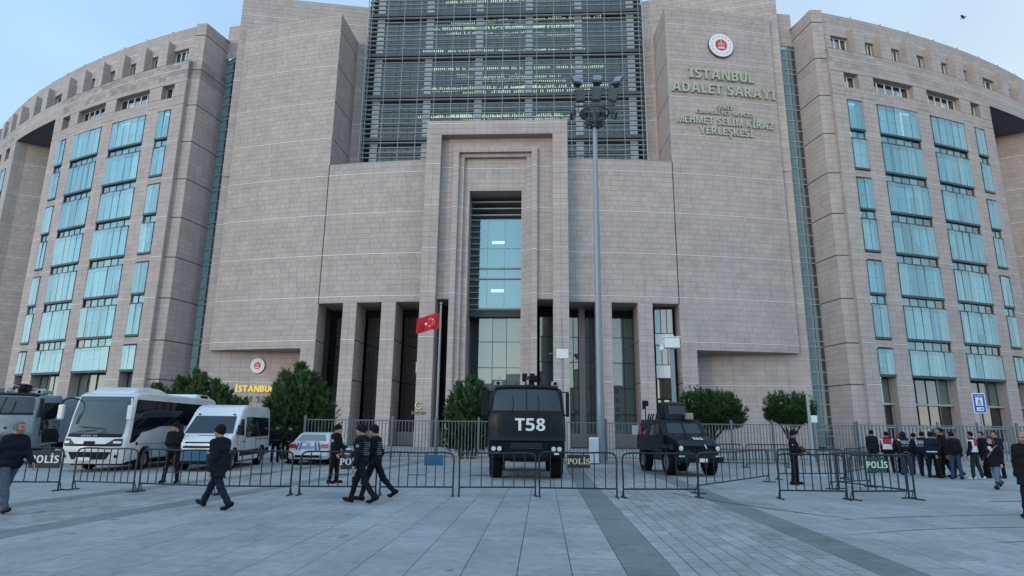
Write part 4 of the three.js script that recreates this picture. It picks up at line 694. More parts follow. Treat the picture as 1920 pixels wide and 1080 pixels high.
// raised lettering that follows the curve of the right block
M.gilt = SM({ color: lin(0.40, 0.41, 0.33), roughness: 0.4, metalness: 0.25 });
{
  const lineOnCurve = (parent, s, size, uc, y, r, font, depth = 0.14, spread = 1, targetW = 0) => {
    const glyphs = [...s].map((ch) => (ch === ' ' ? { w: size * 0.42 } : (() => { const g = new TextGeometry(ch, { font, size, depth, curveSegments: 3, bevelEnabled: false }); g.computeBoundingBox(); const b = g.boundingBox; return { g: g.translate(-(b.min.x + b.max.x) / 2, 0, 0), w: (b.max.x - b.min.x) + size * 0.13 * spread }; })()));
    let tot = 0; for (const q of glyphs) tot += q.w; const k = targetW ? targetW / tot : 1; let s0 = -tot * k / 2;
    for (const q of glyphs) { if (q.g) { const u = uc + s0 + q.w * k / 2, a = Math.asin(u / r); const m = mesh('letter', q.g, M.gilt, parent); m.position.set(X0 + u, y, CZ + r * Math.cos(a)); m.rotation.y = a; m.scale.x = k; } s0 += q.w * k; }
  };
  const a = thing('wall_lettering', 'large pale gold two line courthouse name under the big emblem', 'wall lettering');
  lineOnCurve(a, 'İSTANBUL', 1.12, 23.4, 37.75, 120.05, FONT, 0.22, 1, 7.3);
  lineOnCurve(a, 'ADALET SARAYI', 1.10, 23.6, 36.05, 120.05, FONT, 0.22, 1, 11.5);
  const b = thing('wall_lettering', 'smaller pale gold four line dedication below the courthouse name', 'wall lettering');
  lineOnCurve(b, 'ŞEHİT', 0.46, 23.5, 34.35, 120.05, FONT, 0.16, 1, 1.75);
  lineOnCurve(b, 'CUMHURİYET SAVCISI', 0.44, 23.5, 33.72, 120.05, FONT, 0.16, 1, 6.3);
  lineOnCurve(b, 'MEHMET SELİM KİRAZ', 0.82, 23.5, 32.55, 120.05, FONT, 0.18, 1, 10.6);
  lineOnCurve(b, 'YERLEŞKESİ', 0.80, 23.5, 31.45, 120.05, FONT, 0.18, 1, 5.9);
  // round emblems
  const emblem = (label, pos, turn, rad) => {
    const t = thing('round_emblem', label, 'emblem', pos, turn), disc = (r, d, z) => new THREE.CylinderGeometry(r, r, d, 48).rotateX(Math.PI / 2).translate(0, 0, z);
    mesh('rim', disc(rad, rad * 0.16, 0), SM({ color: lin(0.10, 0.10, 0.11), roughness: 0.5 }), t);
    mesh('disc', disc(rad * 0.965, 0.02, rad * 0.08 + 0.012), SM({ color: lin(0.70, 0.72, 0.75), roughness: 0.45 }), t);
    const red = SM({ color: lin(0.55, 0.02, 0.05), roughness: 0.45 }), wh = SM({ color: lin(0.72, 0.72, 0.74), roughness: 0.5 }), bl = SM({ color: lin(0.05, 0.13, 0.22), roughness: 0.5 }), z = rad * 0.08 + 0.03;
    mesh('red_disc', disc(rad * 0.47, 0.02, z), red, t);
    const star = new THREE.Shape(); for (let k = 0; k < 10; k++) { const r = (k % 2 ? 0.025 : 0.06) * rad, q = Math.PI / 2 + k * Math.PI / 5; k ? star.lineTo(r * Math.cos(q), r * Math.sin(q)) : star.moveTo(r * Math.cos(q), r * Math.sin(q)); }
    const sg = new THREE.ExtrudeGeometry(star, { depth: 0.015, bevelEnabled: false });
    for (let k = 0; k < 16; k++) { const q = k * Math.PI / 8 + Math.PI / 16, m = mesh('star', sg, bl, t); m.position.set(0.75 * rad * Math.cos(q), 0.75 * rad * Math.sin(q), z - 0.008); m.rotation.z = q - Math.PI / 2; }
    const zz = z + 0.012, B = (w, h, x, y) => boxG(w * rad, h * rad, 0.02, x * rad, y * rad, zz);
    mesh('scales', merge([B(0.035, 0.42, 0, 0.02), B(0.40, 0.03, 0, 0.14), B(0.03, 0.14, -0.18, 0.06), B(0.03, 0.14, 0.18, 0.06), B(0.15, 0.035, -0.18, -0.02), B(0.15, 0.035, 0.18, -0.02), new THREE.TorusGeometry(0.055 * rad, 0.018 * rad, 6, 14, 4.6).rotateZ(0.9).translate(0, 0.30 * rad, zz)]), wh, t);
    mesh('open_book', merge([B(0.24, 0.09, -0.13, -0.22).rotateZ(0.0), B(0.24, 0.09, 0.13, -0.22), B(0.5, 0.03, 0, -0.29)]), wh, t);
  };
  const ue = 23.54, ra = 120.16, al = Math.asin(ue / ra);
  emblem('big round white and red emblem high on the right block above the gold lettering', [X0 + ue, 41.85, CZ + ra * Math.cos(al)], al, 1.42);
  emblem('small round white and red emblem low on the left wall above the treetops', [-29.1, 7.65, -61.9], -0.03, 0.78);
  const y = thing('wall_lettering', 'yellow lit lettering low on the left wall, half hidden by conifers', 'wall lettering', [-29.1, 0, -61.85], -0.03);
  const yl = SM({ color: lin(0.8, 0.6, 0.1), roughness: 0.5, emissive: lin(1.0, 0.72, 0.10), emissiveIntensity: 0.16 }), gr = SM({ color: lin(0.20, 0.20, 0.19), roughness: 0.5 });
  const flat = (s, size, yy, mat) => { let x = 0; const ls = [...s].map((ch) => { if (ch === ' ') { x += size * 0.5; return null; } const g = new TextGeometry(ch, { font: FONT, size, depth: 0.12, curveSegments: 3, bevelEnabled: false }); g.computeBoundingBox(); const w = g.boundingBox.max.x - g.boundingBox.min.x; g.translate(x - g.boundingBox.min.x, yy, 0); x += w + size * 0.14; return g; }); for (const g of ls) if (g) mesh('letter', g.translate(-x / 2, 0, 0), mat, y); };
  flat('İSTANBUL', 0.62, 5.0, yl); flat('ADALET SARAYI', 0.60, 4.0, gr);
  const c = thing('wall_emblem', 'little gold crescent with a row of tiny letters on the portal pillar by the flagpole', 'emblem', [-11.13, 3.45, -55.93]);
  mesh('crescent', new THREE.TorusGeometry(0.30, 0.085, 8, 24, 4.9).rotateZ(0.72).translate(0, 0.15, 0), SM({ color: lin(0.5, 0.46, 0.25), roughness: 0.35, metalness: 0.5 }), c);
  for (let k = 0; k < 8; k++) mesh('letter', boxG(0.10, 0.2 + 0.1 * (k % 3 === 0), 0.06, -0.56 + k * 0.16, -0.5, 0), SM({ color: lin(0.16, 0.14, 0.11), roughness: 0.5 }), c);
}
// a bird in the sky
{
  const t = thing('bird', 'small dark bird flying in the pale sky above the right tower', 'bird', [31.7, 32.3, -42.5], 0.6), m = new MB();
  const b = new THREE.SphereGeometry(0.1, 10, 8).scale(0.8, 0.7, 2.2);
  t.scale.setScalar(0.6); mesh('bird_body', merge([b, new THREE.SphereGeometry(0.07, 8, 6).translate(0, 0.04, 0.24), new THREE.ConeGeometry(0.08, 0.25, 5).rotateX(-Math.PI / 2).translate(0, 0, -0.3)]), M.black, t);
  for (const s of [-1, 1]) { const w = new MB(); w.prism([[0, 0, 0.14], [s * 0.34, 0.22, 0.06], [s * 0.62, 0.10, -0.14], [0, 0, -0.12]], [[0, 0.02, 0.14], [s * 0.34, 0.235, 0.06], [s * 0.62, 0.11, -0.14], [0, 0.02, -0.12]]); w.build('wing', M.black, t); }
}
// town behind the viewer, seen only in the glass
{
  const town = [[-75, 95, 26, 20, 0.62], [-44, 104, 24, 27, 0.55], [-12, 112, 30, 18, 0.6], [24, 108, 26, 24, 0.5], [58, 100, 28, 19, 0.6], [92, 86, 24, 25, 0.55]];
  const lb = ['cream apartment block furthest left behind the plaza', 'tall beige apartment block behind the plaza', 'long low cream apartment block facing the courthouse', 'tan apartment block with dark windows facing the entrance', 'pale low apartment block behind the plaza, right', 'tall ochre apartment block furthest right behind the plaza'];
  town.forEach(([x, z, w, h, c], i) => {
    const t = thing('apartment_building', lb[i], 'building', [x, 0, z], -Math.atan2(x, z) * 0.4 + Math.PI);
    mesh('wall', boxG(w, h, 14, 0, h / 2, 0), SM({ color: lin(c, c * 0.86, c * 0.62), roughness: 0.85, map: texStone }), t);
    const wn = new MB(); for (let y = 2; y < h - 2; y += 3.1) for (let u = -w / 2 + 1.5; u < w / 2 - 2; u += 3.0) wn.box(u, y, 7.0, u + 1.5, y + 1.6, 7.05);
    wn.build('windows', M.darkMetal, t).userData.kind = 'stuff'; mesh('roof', boxG(w + 0.6, 0.5, 14.6, 0, h + 0.25, 0), SM({ color: lin(0.25, 0.12, 0.08), roughness: 0.9 }), t);
  });
}
// ---------------------------------------------------------------- vehicles (front face at local z = 0, facing +z, length towards -z)
M.white = PM({ color: lin(0.88, 0.90, 0.92), roughness: 0.32, clearcoat: 0.6, clearcoatRoughness: 0.15, map: texPaint });
M.carGlass = PM({ color: lin(0.006, 0.009, 0.013), roughness: 0.06, specularIntensity: 0.8 });
M.screen = PM({ color: lin(0.16, 0.21, 0.24), roughness: 0.03, transmission: 1, thickness: 0, ior: 1.9 });
M.tyre = PM({ color: lin(0.009, 0.009, 0.010), roughness: 0.9, specularIntensity: 0.3 });
M.rim = SM({ color: lin(0.30, 0.31, 0.32), roughness: 0.4, metalness: 0.7 });
M.plastic = PM({ color: lin(0.010, 0.011, 0.013), roughness: 0.65, specularIntensity: 0.4 });
M.armour = PM({ color: lin(0.007, 0.013, 0.021), roughness: 0.62, specularIntensity: 0.45, map: texPaint, roughnessMap: roughPaint });
M.armourGrey = PM({ color: lin(0.25, 0.32, 0.38), roughness: 0.55, clearcoat: 0.2, clearcoatRoughness: 0.4, map: texPaint, roughnessMap: roughPaint });
M.lampGlass = PM({ color: lin(0.62, 0.64, 0.64), roughness: 0.12, clearcoat: 1 });
M.redLamp = PM({ color: lin(0.45, 0.02, 0.03), roughness: 0.2, clearcoat: 1 });
M.plateWhite = SM({ color: lin(0.62, 0.64, 0.66), roughness: 0.5 });
// outline points [back, up] swept across the width; warp moves the finished points
function hull(pts, w, o = {}) {
  const s = new THREE.Shape(); pts.forEach(([d, y], i) => (i ? s.lineTo(d, y) : s.moveTo(d, y))); s.closePath();
  const b = o.bevel ?? 0.04, g0 = new THREE.ExtrudeGeometry(s, { depth: Math.max(0.001, w - 2 * b), steps: o.steps ?? 8, bevelEnabled: b > 0, bevelSize: b, bevelThickness: b, bevelOffset: -b, bevelSegments: o.seg ?? 2, curveSegments: 4 });
  const p = g0.attributes.position, v = V(0, 0, 0), half = (w - 2 * b) / 2;
  for (let i = 0; i < p.count; i++) { v.set(p.getZ(i) - half + (o.x ?? 0), p.getY(i), -p.getX(i)); if (o.warp) o.warp(v); p.setXYZ(i, v.x, v.y, v.z); }
  g0.deleteAttribute('normal'); g0.deleteAttribute('uv'); const g = toCreasedNormals(g0, o.crease ?? 0.5);
  const uv = new Float32Array(p.count * 2); for (let i = 0; i < g.attributes.position.count; i++) { uv[i * 2] = g.attributes.position.getZ(i) + g.attributes.position.getX(i) * 0.7; uv[i * 2 + 1] = g.attributes.position.getY(i); } g.setAttribute('uv', new THREE.BufferAttribute(uv.slice(0, g.attributes.position.count * 2), 2));
  return g;
}
// a sheet lying on the front: spans x0..x1, follows the profile line, lifted off by lift
function front(pts, x0, x1, warp, lift = 0.012, nx = 10, xs = null) {
  const rows = []; for (let i = 0; i < pts.length - 1; i++) for (let k = 0; k < 4 + (i === pts.length - 2 ? 1 : 0); k++) { const t = k / 4; rows.push([pts[i][0] + (pts[i + 1][0] - pts[i][0]) * t, pts[i][1] + (pts[i + 1][1] - pts[i][1]) * t]); }
  const P = [], I = [], v = V(0, 0, 0), n = rows.length;
  rows.forEach(([d, y], j) => { const a = rows[Math.max(0, j - 1)], b = rows[Math.min(n - 1, j + 1)], l = Math.hypot(b[0] - a[0], b[1] - a[1]) || 1, nd = -(b[1] - a[1]) / l, ny = (b[0] - a[0]) / l, t = j / (n - 1), [xa, xb] = xs ? xs(t) : [x0, x1];
    for (let i = 0; i <= nx; i++) { v.set(xa + (xb - xa) * i / nx, y + ny * lift, -(d + nd * lift)); if (warp) warp(v); P.push(v.x, v.y, v.z); } });
  for (let j = 0; j < n - 1; j++) for (let i = 0; i < nx; i++) { const a = j * (nx + 1) + i, b = a + nx + 1; I.push(a, a + 1, b + 1, a, b + 1, b); }
  const g = new THREE.BufferGeometry(); g.setAttribute('position', new THREE.Float32BufferAttribute(P, 3)); g.setIndex(I); g.computeVertexNormals(); return g.toNonIndexed();
}
function arch(c, r, y) { const o = []; for (let i = 0; i <= 12; i++) { const a = Math.PI - Math.PI * i / 12; o.push([c - r * Math.cos(Math.PI - a) * -1 * -1, y + r * Math.sin(a)]); } return o; }
function wheel(parent, x, y, z, r, w, turn = 0) {
  const g = new THREE.Group(); g.name = 'wheel'; g.position.set(x, y, z); g.rotation.y = turn; parent.add(g);
  const L = new THREE.LatheGeometry([[r * 0.55, -w / 2 + 0.01], [r * 0.9, -w / 2], [r * 0.98, -w * 0.4], [r, -w * 0.25], [r, w * 0.25], [r * 0.98, w * 0.4], [r * 0.9, w / 2], [r * 0.55, w / 2 - 0.01]].map(([a, b]) => new THREE.Vector2(a, b)), 28).rotateZ(Math.PI / 2);
  const lugs = []; for (let k = 0; k < 26; k++) { const a = k / 26 * Math.PI * 2; lugs.push(boxG(w * 0.86, r * 0.05, r * 0.10).translate(0, r * 0.995, 0).rotateX(a)); }
  mesh('tyre', merge([L, ...(r > 0.45 ? lugs : [])]), M.tyre, g);
  const R1 = new THREE.LatheGeometry([[0.02, w * 0.36], [r * 0.2, w * 0.36], [r * 0.3, w * 0.28], [r * 0.48, w * 0.26], [r * 0.56, w * 0.42], [r * 0.58, w * 0.40]].map(([a, b]) => new THREE.Vector2(a, b)), 24), rims = [];
  for (const s of [-1, 1]) rims.push(R1.clone().rotateZ(s * -Math.PI / 2)); for (let k = 0; k < 8; k++) for (const s of [-1, 1]) rims.push(cylG(0.02, 0.02, 0.03).rotateZ(Math.PI / 2).translate(s * w * 0.3, r * 0.36 * Math.cos(k * 0.785), r * 0.36 * Math.sin(k * 0.785)));
  mesh('rim', merge(rims), M.rim, g);
}
const plateG = (t, x, y, z, w = 0.52, h = 0.12, ry = 0) => mesh('number_plate', rboxG(w, h, 0.02, 0.006).rotateY(ry).translate(x, y, z), M.plateWhite, t);

// ---- white coach
{
  const t = thing('coach', 'white midsize coach with dark side windows, parked between the grey armoured truck and the van', 'coach', [-16.6, 0, -22.5], 4 * D2R), W = 2.28;
  const warp = (v) => { const f = Math.max(0, 1 + v.z / 1.2); v.z -= 0.30 * Math.pow(Math.abs(v.x) / (W / 2), 2.4) * f; if (v.y > 1.2) v.x *= 1 - 0.045 * (v.y - 1.2) / 1.6; };
  const fr = [[0.10, 0.30], [0.02, 0.55], [0.0, 0.95], [0.05, 1.18], [0.12, 1.32]], ws = [[0.14, 1.36], [0.30, 2.0], [0.56, 2.66]];
  const arc1 = (c) => { const o = []; for (let i = 0; i <= 12; i++) { const a = Math.PI * i / 12; o.push([c + 0.50 * Math.cos(a), 0.36 + 0.48 * Math.sin(a) + 0.05]); } return o; };
  mesh('body', hull([...fr, ...ws, [0.66, 2.80], [0.95, 2.90], [1.5, 2.95], [7.2, 2.93], [7.5, 2.82], [7.6, 2.5], [7.62, 0.45], ...arc1(5.6), ...arc1(1.75)].filter((q, i, a) => !i || Math.hypot(q[0] - a[i - 1][0], q[1] - a[i - 1][1]) > 0.01), W, { warp, bevel: 0.07, seg: 3, steps: 10 }), M.white, t);
  mesh('roof_unit', hull([[0.85, 2.86], [1.35, 3.12], [2.0, 3.17], [2.9, 3.14], [3.6, 2.95]], 1.7, { bevel: 0.12, seg: 3, warp: (v) => { v.x *= 1 - 0.1 * (v.y - 2.86); } }), M.white, t);
  mesh('roof_unit', hull([[5.6, 2.9], [5.9, 3.10], [7.0, 3.10], [7.35, 2.9]], 1.9, { bevel: 0.1, seg: 2 }), M.white, t);
  mesh('roof_grille', boxG(0.02, 0.13, 0.7, 0.955, 3.0, -6.5), M.plastic, t);
  mesh('windscreen', front(ws, -1.02, 1.02, warp, 0.015), M.coachScreen = PM({ color: lin(0.030, 0.045, 0.056), roughness: 0.05, clearcoat: 0.5, clearcoatRoughness: 0.02 }), t);
  mesh('windscreen_surround', front([[0.08, 1.24], [0.13, 1.36]], -1.0, 1.0, warp, 0.014), M.plastic, t);
  mesh('windscreen_band', front([[0.52, 2.57], [0.60, 2.74]], -1.04, 1.04, warp, 0.022), SM({ color: lin(0.04, 0.08, 0.11), roughness: 0.3 }), t);
  { const R = rng(5), gl = []; for (let i = 0; i < 11; i++) { if (i === 7) continue; const x = -0.36 + i * 0.055; gl.push(boxG(0.014, 0.05, 0.006, x, 1.295, -0.075), boxG(0.034, 0.012, 0.006, x + 0.012, R() < 0.5 ? 1.315 : 1.276, -0.075)); } mesh('destination_lettering', merge(gl), M.letterW, t); }
  mesh('wiper', merge([tubeG([[0.15, 1.33, -0.06], [0.5, 1.50, -0.12], [-0.55, 1.62, -0.16]].map((p) => p), 0.012, 12, 5), tubeG([[-0.75, 1.38, -0.10], [-0.3, 1.46, -0.10], [0.1, 1.50, -0.1]], 0.012, 12, 5)]), M.plastic, t);
  mesh('grille', front([[0.035, 0.46], [0.0, 0.72]], -0.78, 0.78, warp, 0.014, 10, (k) => [-0.62 - 0.16 * k, 0.62 + 0.16 * k]), M.plastic, t);
  mesh('grille_bar', front([[0.0, 0.92], [0.005, 1.0]], -1.05, 1.05, warp, 0.014), M.plastic, t);
  mesh('emblem', front([[0.0, 0.93], [0.03, 1.10]], -0.2, 0.2, warp, 0.02, 4), M.plastic, t);
  for (const s of [-1, 1]) {
    mesh('headlight', front([[0.005, 0.96], [0.05, 1.19]], s * 0.55, s * 1.06, warp, 0.017, 6, (k) => (s > 0 ? [0.52 + 0.30 * k, 1.06] : [-1.06, -0.52 - 0.30 * k])), M.carGlass, t);
    mesh('headlamp_strip', front([[0.012, 1.02], [0.03, 1.10]], s * 0.8, s * 1.03, warp, 0.022, 4), M.lampGlass, t);
    for (const y of [0.56, 0.74]) mesh('fog_lamp', new THREE.CylinderGeometry(0.055, 0.055, 0.05, 14).rotateX(Math.PI / 2).translate(s * 0.93, y, -0.165), y > 0.6 ? M.lampGlass : M.plastic, t);
    const mr = new THREE.Group(); mr.name = 'mirror'; t.add(mr);
    mesh('mirror_arm', tubeG([[s * 1.0, 2.62, -0.62], [s * 1.16, 2.66, -0.3], [s * 1.28, 2.5, -0.12], [s * 1.28, 2.3, -0.1]], 0.028, 14, 6), s > 0 ? M.white : M.plastic, mr);
    mesh('mirror_head', rboxG(0.22, 0.56, 0.14, 0.06, s * 1.27, 2.14, -0.12), M.white, mr);
    mesh('window_band', hull([[0.52, 1.98], [0.66, 2.66], [7.25, 2.62], [7.3, 1.72], [2.95, 1.66], [2.55, 1.64], [1.9, 1.50], [1.3, 1.42], [0.8, 1.08], [0.36, 1.02]], 0.06, { x: s * (W / 2 - 0.017), bevel: 0.01, steps: 1, warp }), M.carGlass, t);
    mesh('side_line', boxG(0.012, 0.012, 5.2, s * (W / 2 + 0.002), 0.98, -3.6), M.groove, t);
  }
  mesh('fuel_cap', cylG(0.07, 0.07, 0.02).rotateZ(Math.PI / 2).translate(W / 2 + 0.003, 1.0, -1.05), M.plastic, t);
  mesh('underbody', boxG(1.9, 0.4, 6.6, 0, 0.42, -3.9), M.plastic, t);
  for (const [z, s] of [[-1.75, 1], [-1.75, -1], [-5.6, 1], [-5.6, -1]]) wheel(t, s * 0.98, 0.40, z, 0.40, 0.26);
  plateG(t, -0.15, 0.47, 0.0);
  mesh('dashboard', boxG(1.8, 0.3, 0.4, 0, 1.3, -0.6), M.plastic, t);
}
// ---- white van
{
  const t = thing('van', 'white high roofed van with one lit headlamp, parked beside the coach', 'van', [-13.05, 0, -23.55], 9 * D2R), W = 2.04;
  const warp = (v) => { const f = Math.max(0, 1 + v.z / 1.0); v.z -= 0.22 * Math.pow(Math.abs(v.x) / (W / 2), 2.6) * f; if (v.y > 1.25) v.x *= 1 - 0.10 * (v.y - 1.25) / 1.4; };
  const nose = [[0.10, 0.32], [0.0, 0.50], [0.0, 0.80], [0.06, 1.02], [0.20, 1.16]], bon = [[0.20, 1.16], [0.86, 1.36]], ws = [[0.90, 1.38], [1.62, 2.10]];
  const arc1 = (c) => { const o = []; for (let i = 0; i <= 12; i++) { const a = Math.PI * i / 12; o.push([c + 0.42 * Math.cos(a), 0.40 + 0.40 * Math.sin(a)]); } return o; };
  mesh('body', hull([...nose, [0.86, 1.36], ...ws, [1.78, 2.28], [2.1, 2.48], [2.5, 2.56], [5.7, 2.56], [5.88, 2.48], [5.98, 2.2], [6.0, 0.42], ...arc1(4.75), ...arc1(1.02)], W, { warp, bevel: 0.08, seg: 3, steps: 10 }), M.white, t);
  mesh('windscreen', front([[0.92, 1.40], [1.60, 2.08]], -0.88, 0.88, warp, 0.014, 10, (k) => [-0.92 + 0.08 * k, 0.92 - 0.08 * k]), M.vanScreen ??= PM({ color: lin(0.012, 0.020, 0.030), roughness: 0.05 }), t);
  mesh('bonnet_vent', front([[0.70, 1.31], [0.76, 1.33]], -0.3, 0.3, warp, 0.008), M.plastic, t);
  mesh('grille', front([[0.02, 0.86], [0.12, 1.09]], -0.52, 0.52, warp, 0.016, 10, (k) => [-0.60 + 0.05 * k, 0.60 - 0.05 * k]), M.plastic, t);
  for (const y of [0.92, 0.985, 1.05]) mesh('grille_slat', front([[0.03 + (y - 0.86) * 0.42, y - 0.014], [0.03 + (y - 0.86) * 0.42 + 0.01, y + 0.014]], -0.55, 0.55, warp, 0.025), SM({ color: lin(0.28, 0.30, 0.32), roughness: 0.35, metalness: 0.7 }), t);
  mesh('bumper', hull([[0.02, 0.30], [-0.025, 0.45], [-0.025, 0.62], [0.02, 0.72], [0.7, 0.74], [0.7, 0.30]], W + 0.01, { warp, bevel: 0.04 }), M.plastic, t);
  mesh('bumper_plate', front([[-0.03, 0.40], [-0.03, 0.82]], -0.62, 0.34, warp, 0.012), SM({ color: lin(0.03, 0.17, 0.34), roughness: 0.5, map: texStain }), t);
  for (const s of [-1, 1]) {
    mesh('headlight', front([[0.02, 0.84], [0.26, 1.16]], 0, 0, warp, 0.018, 6, (k) => (s > 0 ? [0.60 - 0.02 * k, 0.96] : [-0.96, -0.60 + 0.02 * k])), M.lampGlass, t);
    mesh('window', hull([[1.35, 1.35], [1.62, 1.95], [2.02, 2.02], [2.06, 1.32]], 0.06, { x: s * (W / 2 - 0.022), bevel: 0.012, steps: 1, warp }), M.carGlass, t);
    mesh('window', hull([[2.35, 1.30], [2.36, 2.02], [2.42, 2.08], [5.6, 2.08], [5.7, 2.02], [5.68, 1.34], [5.6, 1.26], [2.42, 1.24]], 0.06, { x: s * (W / 2 - 0.022), bevel: 0.012, steps: 1, warp }), M.carGlass, t);
    mesh('sill_trim', boxG(0.03, 0.22, 2.6, s * (W / 2 - 0.005), 0.62, -2.9), M.plastic, t); mesh('rear_trim', boxG(0.03, 0.24, 0.6, s * (W / 2 - 0.005), 0.62, -5.6), M.plastic, t);
    mesh('step', boxG(0.06, 0.14, 2.5, s * (W / 2 - 0.02), 0.40, -2.9), M.white, t);
    mesh('mirror', merge([rboxG(0.2, 0.40, 0.16, 0.05, s * 1.14, 1.55, -1.05), boxG(0.16, 0.06, 0.08, s * 1.02, 1.42, -1.1)]), M.plastic, t);
    mesh('arch_trim', new THREE.TorusGeometry(0.44, 0.05, 8, 20, Math.PI).rotateY(Math.PI / 2).translate(s * (W / 2 - 0.01), 0.40, -4.75), M.plastic, t); mesh('arch_trim', new THREE.TorusGeometry(0.44, 0.05, 8, 20, Math.PI).rotateY(Math.PI / 2).translate(s * (W / 2 - 0.03), 0.40, -1.02), M.plastic, t);
  }
  mesh('lamp_bulb', new THREE.SphereGeometry(0.085, 12, 10).translate(0.70, 0.985, -0.13), SM({ color: 0xffffff, emissive: lin(1, 0.78, 0.42), emissiveIntensity: 3 }), t);
  const pl = new THREE.PointLight(0xffd9a0, 0.6); pl.position.set(0.70, 0.985, 0.02); pl.castShadow = true; pl.shadow.radius = 3; t.add(pl); pl.name = 'headlamp_light';
  for (const s of [-1, 1]) { mesh('marker_lamp', boxG(0.08, 0.04, 0.08, s * 0.68, 2.16, -1.62), M.plastic, t); for (const [z0, h] of [[-1.28, 0.8], [-2.22, 1.5], [-3.75, 1.5]]) mesh('door_seam', boxG(0.012, h, 0.012, s * (W / 2 - 0.001 - (h > 1 ? 0.0 : 0)), 0.62 + h * 0.42, z0), M.groove, t); mesh('door_handle', boxG(0.03, 0.04, 0.16, s * (W / 2 + 0.004), 1.08, -2.05), M.plastic, t); mesh('slide_rail', boxG(0.012, 0.025, 2.0, s * (W / 2 + 0.0), 1.14, -4.75), M.groove, t); }
  for (const s of [-1, 1]) mesh('bonnet_seam', front([[0.22, 1.17], [0.84, 1.355]], 0, 0, warp, 0.006, 1, (k) => [s * (0.78 - 0.06 * k) - 0.006, s * (0.78 - 0.06 * k) + 0.006]), M.groove, t);
  mesh('aerial', barG([0.25, 2.5, -2.2], [0.32, 2.8, -2.4], 0.008), M.plastic, t);
  mesh('underbody', boxG(1.7, 0.3, 5.2, 0, 0.4, -3), M.plastic, t);
  for (const [z, s] of [[-1.02, 1], [-1.02, -1], [-4.75, 1], [-4.75, -1]]) wheel(t, s * 0.86, 0.36, z, 0.36, 0.24);
}
// ---- police saloon seen from behind (its tail is at local z = 0, facing the camera)
{
  const t = thing('police_car', 'white police saloon with dark blue stripes, seen from behind by the conifer', 'car', [-10.62, 0, -28.3], 6 * D2R), W = 1.78;
  const warp = (v) => { const f = Math.max(0, 1 + v.z / 0.9); v.z -= 0.16 * Math.pow(Math.abs(v.x) / (W / 2), 2.4) * f; if (v.y > 0.88) v.x *= 1 - 0.26 * (v.y - 0.88) / 0.55; };
  const arc1 = (c) => { const o = []; for (let i = 0; i <= 10; i++) { const a = Math.PI * i / 10; o.push([c + 0.36 * Math.cos(a), 0.30 + 0.34 * Math.sin(a)]); } return o; };
  mesh('body', hull([[0.10, 0.26], [0.0, 0.42], [0.02, 0.62], [0.08, 0.84], [0.10, 0.98], [0.5, 1.02], [1.10, 1.36], [1.5, 1.44], [2.3, 1.43], [3.1, 1.02], [4.2, 0.86], [4.45, 0.7], [4.45, 0.28], ...arc1(3.55), ...arc1(0.95)], W, { warp, bevel: 0.07, seg: 3 }), M.white, t);
  mesh('rear_window', front([[0.58, 1.06], [1.06, 1.33]], 0, 0, warp, 0.012, 8, (k) => [-0.74 + 0.08 * k, 0.74 - 0.08 * k]), M.screenRear ??= PM({ color: lin(0.10, 0.11, 0.10), roughness: 0.06, clearcoat: 1 }), t);
  for (const s of [-1, 1]) {
    mesh('tail_light', front([[0.05, 0.74], [0.10, 0.92]], 0, 0, warp, 0.016, 5, (k) => (s > 0 ? [0.48 + 0.08 * k, 0.87] : [-0.87, -0.48 - 0.08 * k])), M.redLamp, t);
    for (const q of [0.26, 0.40]) mesh('stripe', front([[0.03, 0.66], [0.10, 0.96], [0.45, 1.02]], 0, 0, warp, 0.012, 2, (k) => { const x = q + 0.14 * (1 - k) * 0.9; return s > 0 ? [x - 0.05, x + 0.03] : [-x - 0.03, -x + 0.05]; }), SM({ color: lin(0.02, 0.04, 0.12), roughness: 0.4 }), t);
    mesh('mirror', rboxG(0.2, 0.14, 0.12, 0.04, s * 0.98, 1.02, -2.85), M.white, t);
    mesh('window', hull([[1.0, 0.98], [1.3, 1.34], [2.2, 1.35], [2.85, 1.0]], 0.05, { x: s * (W / 2 - 0.018), bevel: 0.01, steps: 1, warp }), M.carGlass, t);
  }
  mesh('number_plate', front([[0.04, 0.72], [0.07, 0.84]], -0.33, 0.33, warp, 0.02), SM({ color: lin(0.20, 0.28, 0.50), roughness: 0.5 }), t);
  mesh('bumper_insert', front([[0.04, 0.34], [0.0, 0.45]], -0.55, 0.55, warp, 0.012), M.plastic, t);
  mesh('emblem', new THREE.TorusGeometry(0.06, 0.014, 6, 16).translate(0, 0.92, -0.07), M.rim, t);
  mesh('underbody', boxG(1.5, 0.2, 4, 0, 0.32, -2.2), M.plastic, t);
  for (const [z, s] of [[-0.95, 1], [-0.95, -1], [-3.55, 1], [-3.55, -1]]) wheel(t, s * 0.74, 0.31, z, 0.31, 0.2);
}
